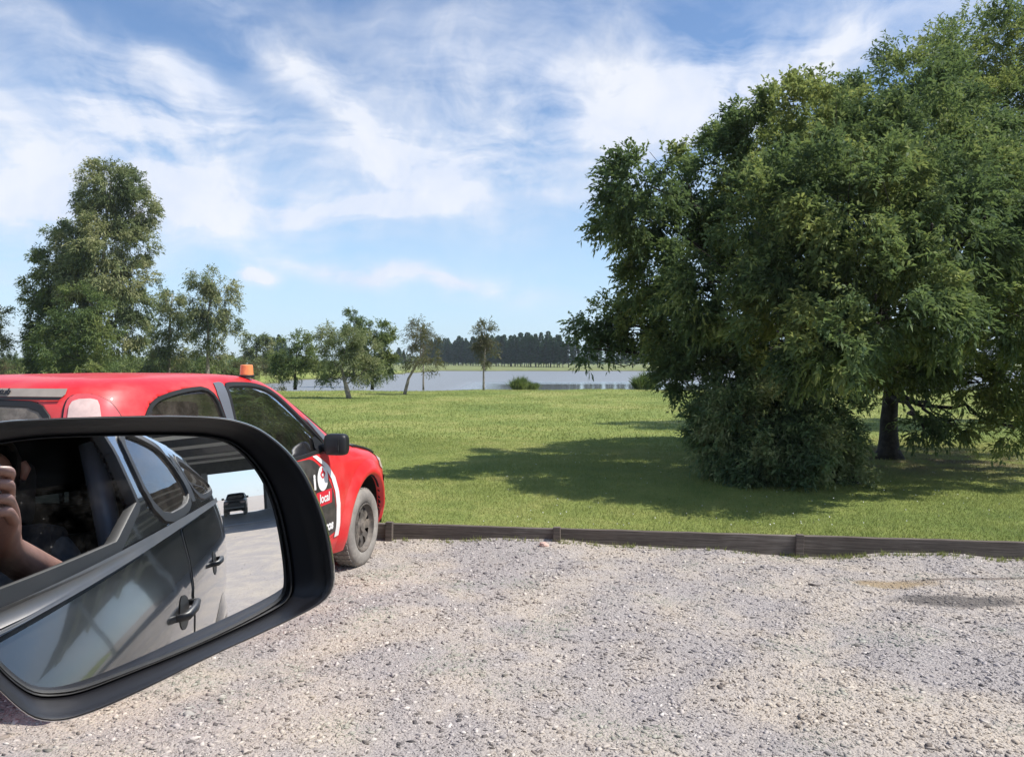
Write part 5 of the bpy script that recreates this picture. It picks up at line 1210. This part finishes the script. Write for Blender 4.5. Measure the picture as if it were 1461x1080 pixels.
# ------------------------------------------------------------------ open shed behind the pickup and the vehicle parked in it
def shed():
    root = empty('open_shed', TRK_M @ Vector((-20, 1, 0)), TRK_A, 'dark steel framed open shed reflected in the upper part of the side mirror', 'shed')
    def P(x): return x+20
    x0, x1, y0, y1, zr = -21.0, -41.0, -16.0, 17.0, 5.0
    rf = MB(); n = 66
    V = []; F = []
    for i in range(n+1):
        y = y0+(y1-y0)*i/n; dz = .035*(i % 2)
        for x in (x0+1.0, x1-.6): V.append((P(x), y-1, zr+.5+dz))
    F = [(2*i, 2*i+1, 2*i+3, 2*i+2) for i in range(n)]
    o = pymesh('roof', V, F, M_shed, root); md = o.modifiers.new('t', 'SOLIDIFY'); md.thickness = .05; md.offset = 1
    for x in (x0-1.2, x0-6.5, x0-14, x1+.6): MB().box((P(x), (y0+y1)/2-1, zr+.3), (.14, y1-y0, .22)).build('beam', M_white, root)
    for y in (-12, -7.5, -2.6, 4.4, 9, 14): MB().box((P(x0+.5), y-1, zr/2+.1), (.2, .2, zr+.2)).build('post', M_steel, root)
    wl = MB(); oy0, oy1, oz = -1.4, 4.0, 4.05
    wl.box((P(x1), (y0+oy0)/2-1, zr/2+.2), (.15, oy0-y0, zr+.4)).box((P(x1), (oy1+y1)/2-1, zr/2+.2), (.15, y1-oy1, zr+.4)).box((P(x1), (oy0+oy1)/2-1, (oz+zr+.4)/2), (.15, oy1-oy0, zr+.4-oz))
    wl.build('back_wall', M_shed, root)
    MB().box((P(x1+.35), oy0-1-1.0, 2.1), (.2, 1.4, 4.2)).box((P(x1+.35), oy1-1+.3, 2.1), (.3, .5, 4.2)).build('door_leaf', M_shedwall, root)
    MB().box((P(x1+9.5), (y0+y1)/2-1, .012), (19.5, y1-y0, .03)).build('floor_slab', M_shedwall, root)
shed()
_p = TRK_M @ Vector((-38.3, 1.1, 0.03))
offroader('dark_suv', mat('dark_green_paint', (0.02, 0.024, 0.024), 0.4, 0.2, 0.3), 'dark off-road car parked in the shed doorway seen in the side mirror', _p, TRK_A, near=False)

# ------------------------------------------------------------------ photographer
def skin_mesh(name, nodes, edges, m, parent=None, sub=2, rootid=0):
    """nodes: {id:(pos,radius or (rx,ry))}"""
    ids = list(nodes); me = bpy.data.meshes.new(name); me.from_pydata([nodes[i][0] for i in ids], [(ids.index(a), ids.index(b)) for a, b in edges], []); me.update()
    o = bpy.data.objects.new(name, me); col.objects.link(o); o.parent = parent
    md = o.modifiers.new('skin', 'SKIN'); md.use_smooth_shade = True
    for i, k in enumerate(ids):
        r_ = nodes[k][1]; me.skin_vertices[0].data[i].radius = r_ if isinstance(r_, tuple) else (r_, r_)
    me.skin_vertices[0].data[rootid].use_root = True
    o.modifiers.new('sub', 'SUBSURF').levels = sub; o.modifiers['sub'].render_levels = sub; me.materials.append(m)
    # bake the modifiers so that the body is one plain mesh
    dg = bpy.context.evaluated_depsgraph_get(); dg.update(); ev = o.evaluated_get(dg); nm = bpy.data.meshes.new_from_object(ev); o.modifiers.clear(); o.data = nm
    nm.polygons.foreach_set('use_smooth', [True]*len(nm.polygons)); return o
def photographer():
    # truck-local coordinates: x forward, -y out of the passenger window
    base = TRK_M @ Vector((2.35, -.42, .95)); root = empty('person', base, TRK_A, 'person in a grey shirt holding a phone at the car window, seen in the mirror', 'person')
    L = Matrix.Translation(Vector((-2.35, .42, -.95)))
    def q(x, y, z): return tuple(L @ Vector((x, y, z)))
    TW = TRK_M.inverted()
    def w(x, y, z): return tuple(L @ (TW @ Vector((x, y, z))))      # from world coordinates
    nd = {'hip': (q(2.36, -.40, 1.00), (.16, .13)), 'belly': (q(2.28, -.42, 1.14), (.16, .12)), 'chest': (q(2.24, -.44, 1.31), (.17, .12)), 'neck0': (q(2.26, -.46, 1.45), (.075, .07)), 'neck': (q(2.28, -.47, 1.50), .055), 'head': (q(2.31, -.48, 1.57), (.078, .088)), 'head2': (q(2.315, -.49, 1.64), (.078, .09)), 'crown': (q(2.31, -.49, 1.70), (.05, .06)),
          'shr': (q(2.22, -.63, 1.38), .062), 'elr': (q(2.26, -.72, 1.26), .064), 'shl': (q(2.30, -.26, 1.38), .062), 'ell': (q(2.60, -.42, 1.28), .048),
          'knr': (q(2.85, -.50, 1.00), .085), 'ftr': (q(3.05, -.50, .72), .055), 'knl': (q(2.85, -.28, 1.00), .085), 'ftl': (q(3.05, -.28, .72), .055)}
    ed = [('hip', 'belly'), ('belly', 'chest'), ('chest', 'neck0'), ('neck0', 'neck'), ('neck', 'head'), ('head', 'head2'), ('head2', 'crown'), ('chest', 'shr'), ('shr', 'elr'), ('chest', 'shl'), ('shl', 'ell'), ('hip', 'knr'), ('knr', 'ftr'), ('hip', 'knl'), ('knl', 'ftl')]
    # hands grip the two ends of the phone (world: phone behind the lens, screen towards -Y)
    for side, cx, el in (('r', PH[0]+.085, 'elr'), ('l', PH[0]-.085, 'ell')):
        s = 1 if side == 'r' else -1
        nd['wr'+side] = (w(cx+s*.050, PH[1]-.075, PH[2]-.085), (.036, .030)); nd['pm'+side] = (w(cx+s*.034, PH[1]-.035, PH[2]-.040), (.036, .026))
        ed += [(el, 'wr'+side), ('wr'+side, 'pm'+side)]
        for k, (dz, ln) in enumerate(((.024, .036), (.004, .042), (-.018, .042), (-.038, .034))):
            a, b_, c_ = f'{side}f{k}a', f'{side}f{k}b', f'{side}f{k}c'
            nd[a] = (w(cx+s*.031, PH[1]-.014+.005*k, PH[2]+dz-.012), .0098); nd[b_] = (w(cx+s*(.019-.002*k), PH[1]+.013, PH[2]+dz+.001*k), .0100); nd[c_+'m'] = (w(cx+s*.016-s*ln*.42, PH[1]+.0175, PH[2]+dz+.0015), .0080); nd[c_] = (w(cx+s*.016-s*ln*.8, PH[1]+.0125, PH[2]+dz+.002), .0076)
            ed += [('pm'+side, a), (a, b_), (b_, c_+'m'), (c_+'m', c_)]
        nd[side+'t1'] = (w(cx+s*.012, PH[1]-.028, PH[2]-.030), .0115); nd[side+'t2'] = (w(cx-s*.010, PH[1]-.022, PH[2]-.012), .0100); nd[side+'t3'] = (w(cx-s*.030, PH[1]-.020, PH[2]-.002), .0088)
        ed += [('pm'+side, side+'t1'), (side+'t1', side+'t2'), (side+'t2', side+'t3')]
    body = skin_mesh('body', nd, ed, M_skin, root)
    def clothes(name, nodes, edges, m): return skin_mesh(name, nodes, edges, m, root)
    sh = {k: (nd[k][0], tuple(np.array(nd[k][1] if isinstance(nd[k][1], tuple) else (nd[k][1],)*2)+.014)) for k in ('hip', 'belly', 'chest', 'shr', 'elr', 'shl', 'ell')}
    sh['neck0'] = (nd['neck0'][0], (.085, .08))
    for a, b_ in (('shr', 'elr'), ('shl', 'ell')):      # short sleeves end above the elbow
        p = Vector(sh[a][0]).lerp(Vector(sh[b_][0]), .72); sh[b_] = (tuple(p), .068)
    clothes('shirt', sh, [('hip', 'belly'), ('belly', 'chest'), ('chest', 'neck0'), ('chest', 'shr'), ('shr', 'elr'), ('chest', 'shl'), ('shl', 'ell')], M_shirt)
    tr_ = {k: (nd[k][0], tuple(np.array(nd[k][1] if isinstance(nd[k][1], tuple) else (nd[k][1],)*2)+.012)) for k in ('hip', 'knr', 'ftr', 'knl', 'ftl')}
    clothes('trousers', tr_, [('hip', 'knr'), ('knr', 'ftr'), ('hip', 'knl'), ('knl', 'ftl')], M_dark)
    # head: hair cap, ears, eyes, nose and mouth, looking out towards the phone
    hc = Vector(nd['head2'][0]); fwd = (Vector(w(*PH))-hc); fwd.z = 0; fwd.normalize(); sd = Vector((-fwd.y, fwd.x, 0))
    bm = bmesh.new(); bmesh.ops.create_uvsphere(bm, u_segments=28, v_segments=18, radius=1)
    for v in bm.verts:
        d = v.co.copy(); v.co = hc+sd*d.x*.088+fwd*(d.y*.100-.014)+Vector((0, 0, 1))*(d.z*.10+.012); v.co += Vector((random.uniform(-1, 1), random.uniform(-1, 1), random.uniform(-1, 1)))*.002
    bmesh.ops.delete(bm, geom=[v for v in bm.verts if (v.co-hc).dot(fwd) > .045 and v.co.z < hc.z+.06 or v.co.z < hc.z-.06], context='VERTS')
    me = bpy.data.meshes.new('hair'); bm.to_mesh(me); bm.free(); link('hair', me, M_hair, root)
    f = MB(); fz = hc.z-.02
    def fp(a, u, z): return hc+fwd*a+sd*u+Vector((0, 0, z))
    f.tube([fp(.082, 0, .0), fp(.098, 0, -.025), fp(.104, 0, -.042), fp(.085, 0, -.052)], [.008, .011, .015, .010], 10)
    for u in (-.088, .088): f.tube([fp(-.01, u, .02), fp(-.012, u*1.10, .0), fp(-.006, u*1.02, -.03)], [.012, .014, .008], 8)
    f.build('nose_and_ears', M_skin, root, True)
    e = MB()
    for u in (-.031, .031): e.tube([fp(.074, u-.012, .004), fp(.083, u, .004), fp(.074, u+.012, .004)], [.004, .009, .004], 8)
    e.build('eyes', M_white, root, True); MB().tube([fp(.080, -.024, -.074), fp(.091, 0, -.073), fp(.080, .024, -.074)], [.003, .007, .003], 8).build('mouth', M_redvinyl if False else M_skin, root, True)
PH = (-0.079, -0.020, 1.549)       # middle of the phone in the world, lens in its corner at the camera
photographer()
ph = empty('smartphone', PH, 0, 'black smartphone held up at the car window to take the photo', 'phone')
autosmooth(MB().box((0, 0, 0), (.158, .0085, .076), bev=.004).build('case', M_black, ph), 40)
MB().box((0, -.0050, 0), (.150, .0014, .070), bev=.0006).build('screen', M_screen, ph)
_cb = [Vector(PH)+Vector(v) for v in ((.079, -.002, 0), (.10, -.006, -.004), (.118, -.02, -.025), (.112, -.035, -.065), (.085, -.045, -.105), (.03, -.07, -.14), (-.04, -.12, -.17), (-.12, -.25, -.30))]
def smooth_path(p, k=6):
    out = []
    for i in range(len(p)-1):
        a, b_, c_, d = p[max(i-1, 0)], p[i], p[i+1], p[min(i+2, len(p)-1)]
        for j in range(k):
            t = j/k; out.append(0.5*((2*b_)+(c_-a)*t+(2*a-5*b_+4*c_-d)*t*t+(3*b_-a-3*c_+d)*t*t*t))
    return out+[p[-1]]
tag(MB().tube(smooth_path(_cb), .0019, 8).build('charging_cable', M_cable, None, True), 'thin white cable hanging from the phone, reflected at the left of the mirror', 'cable')
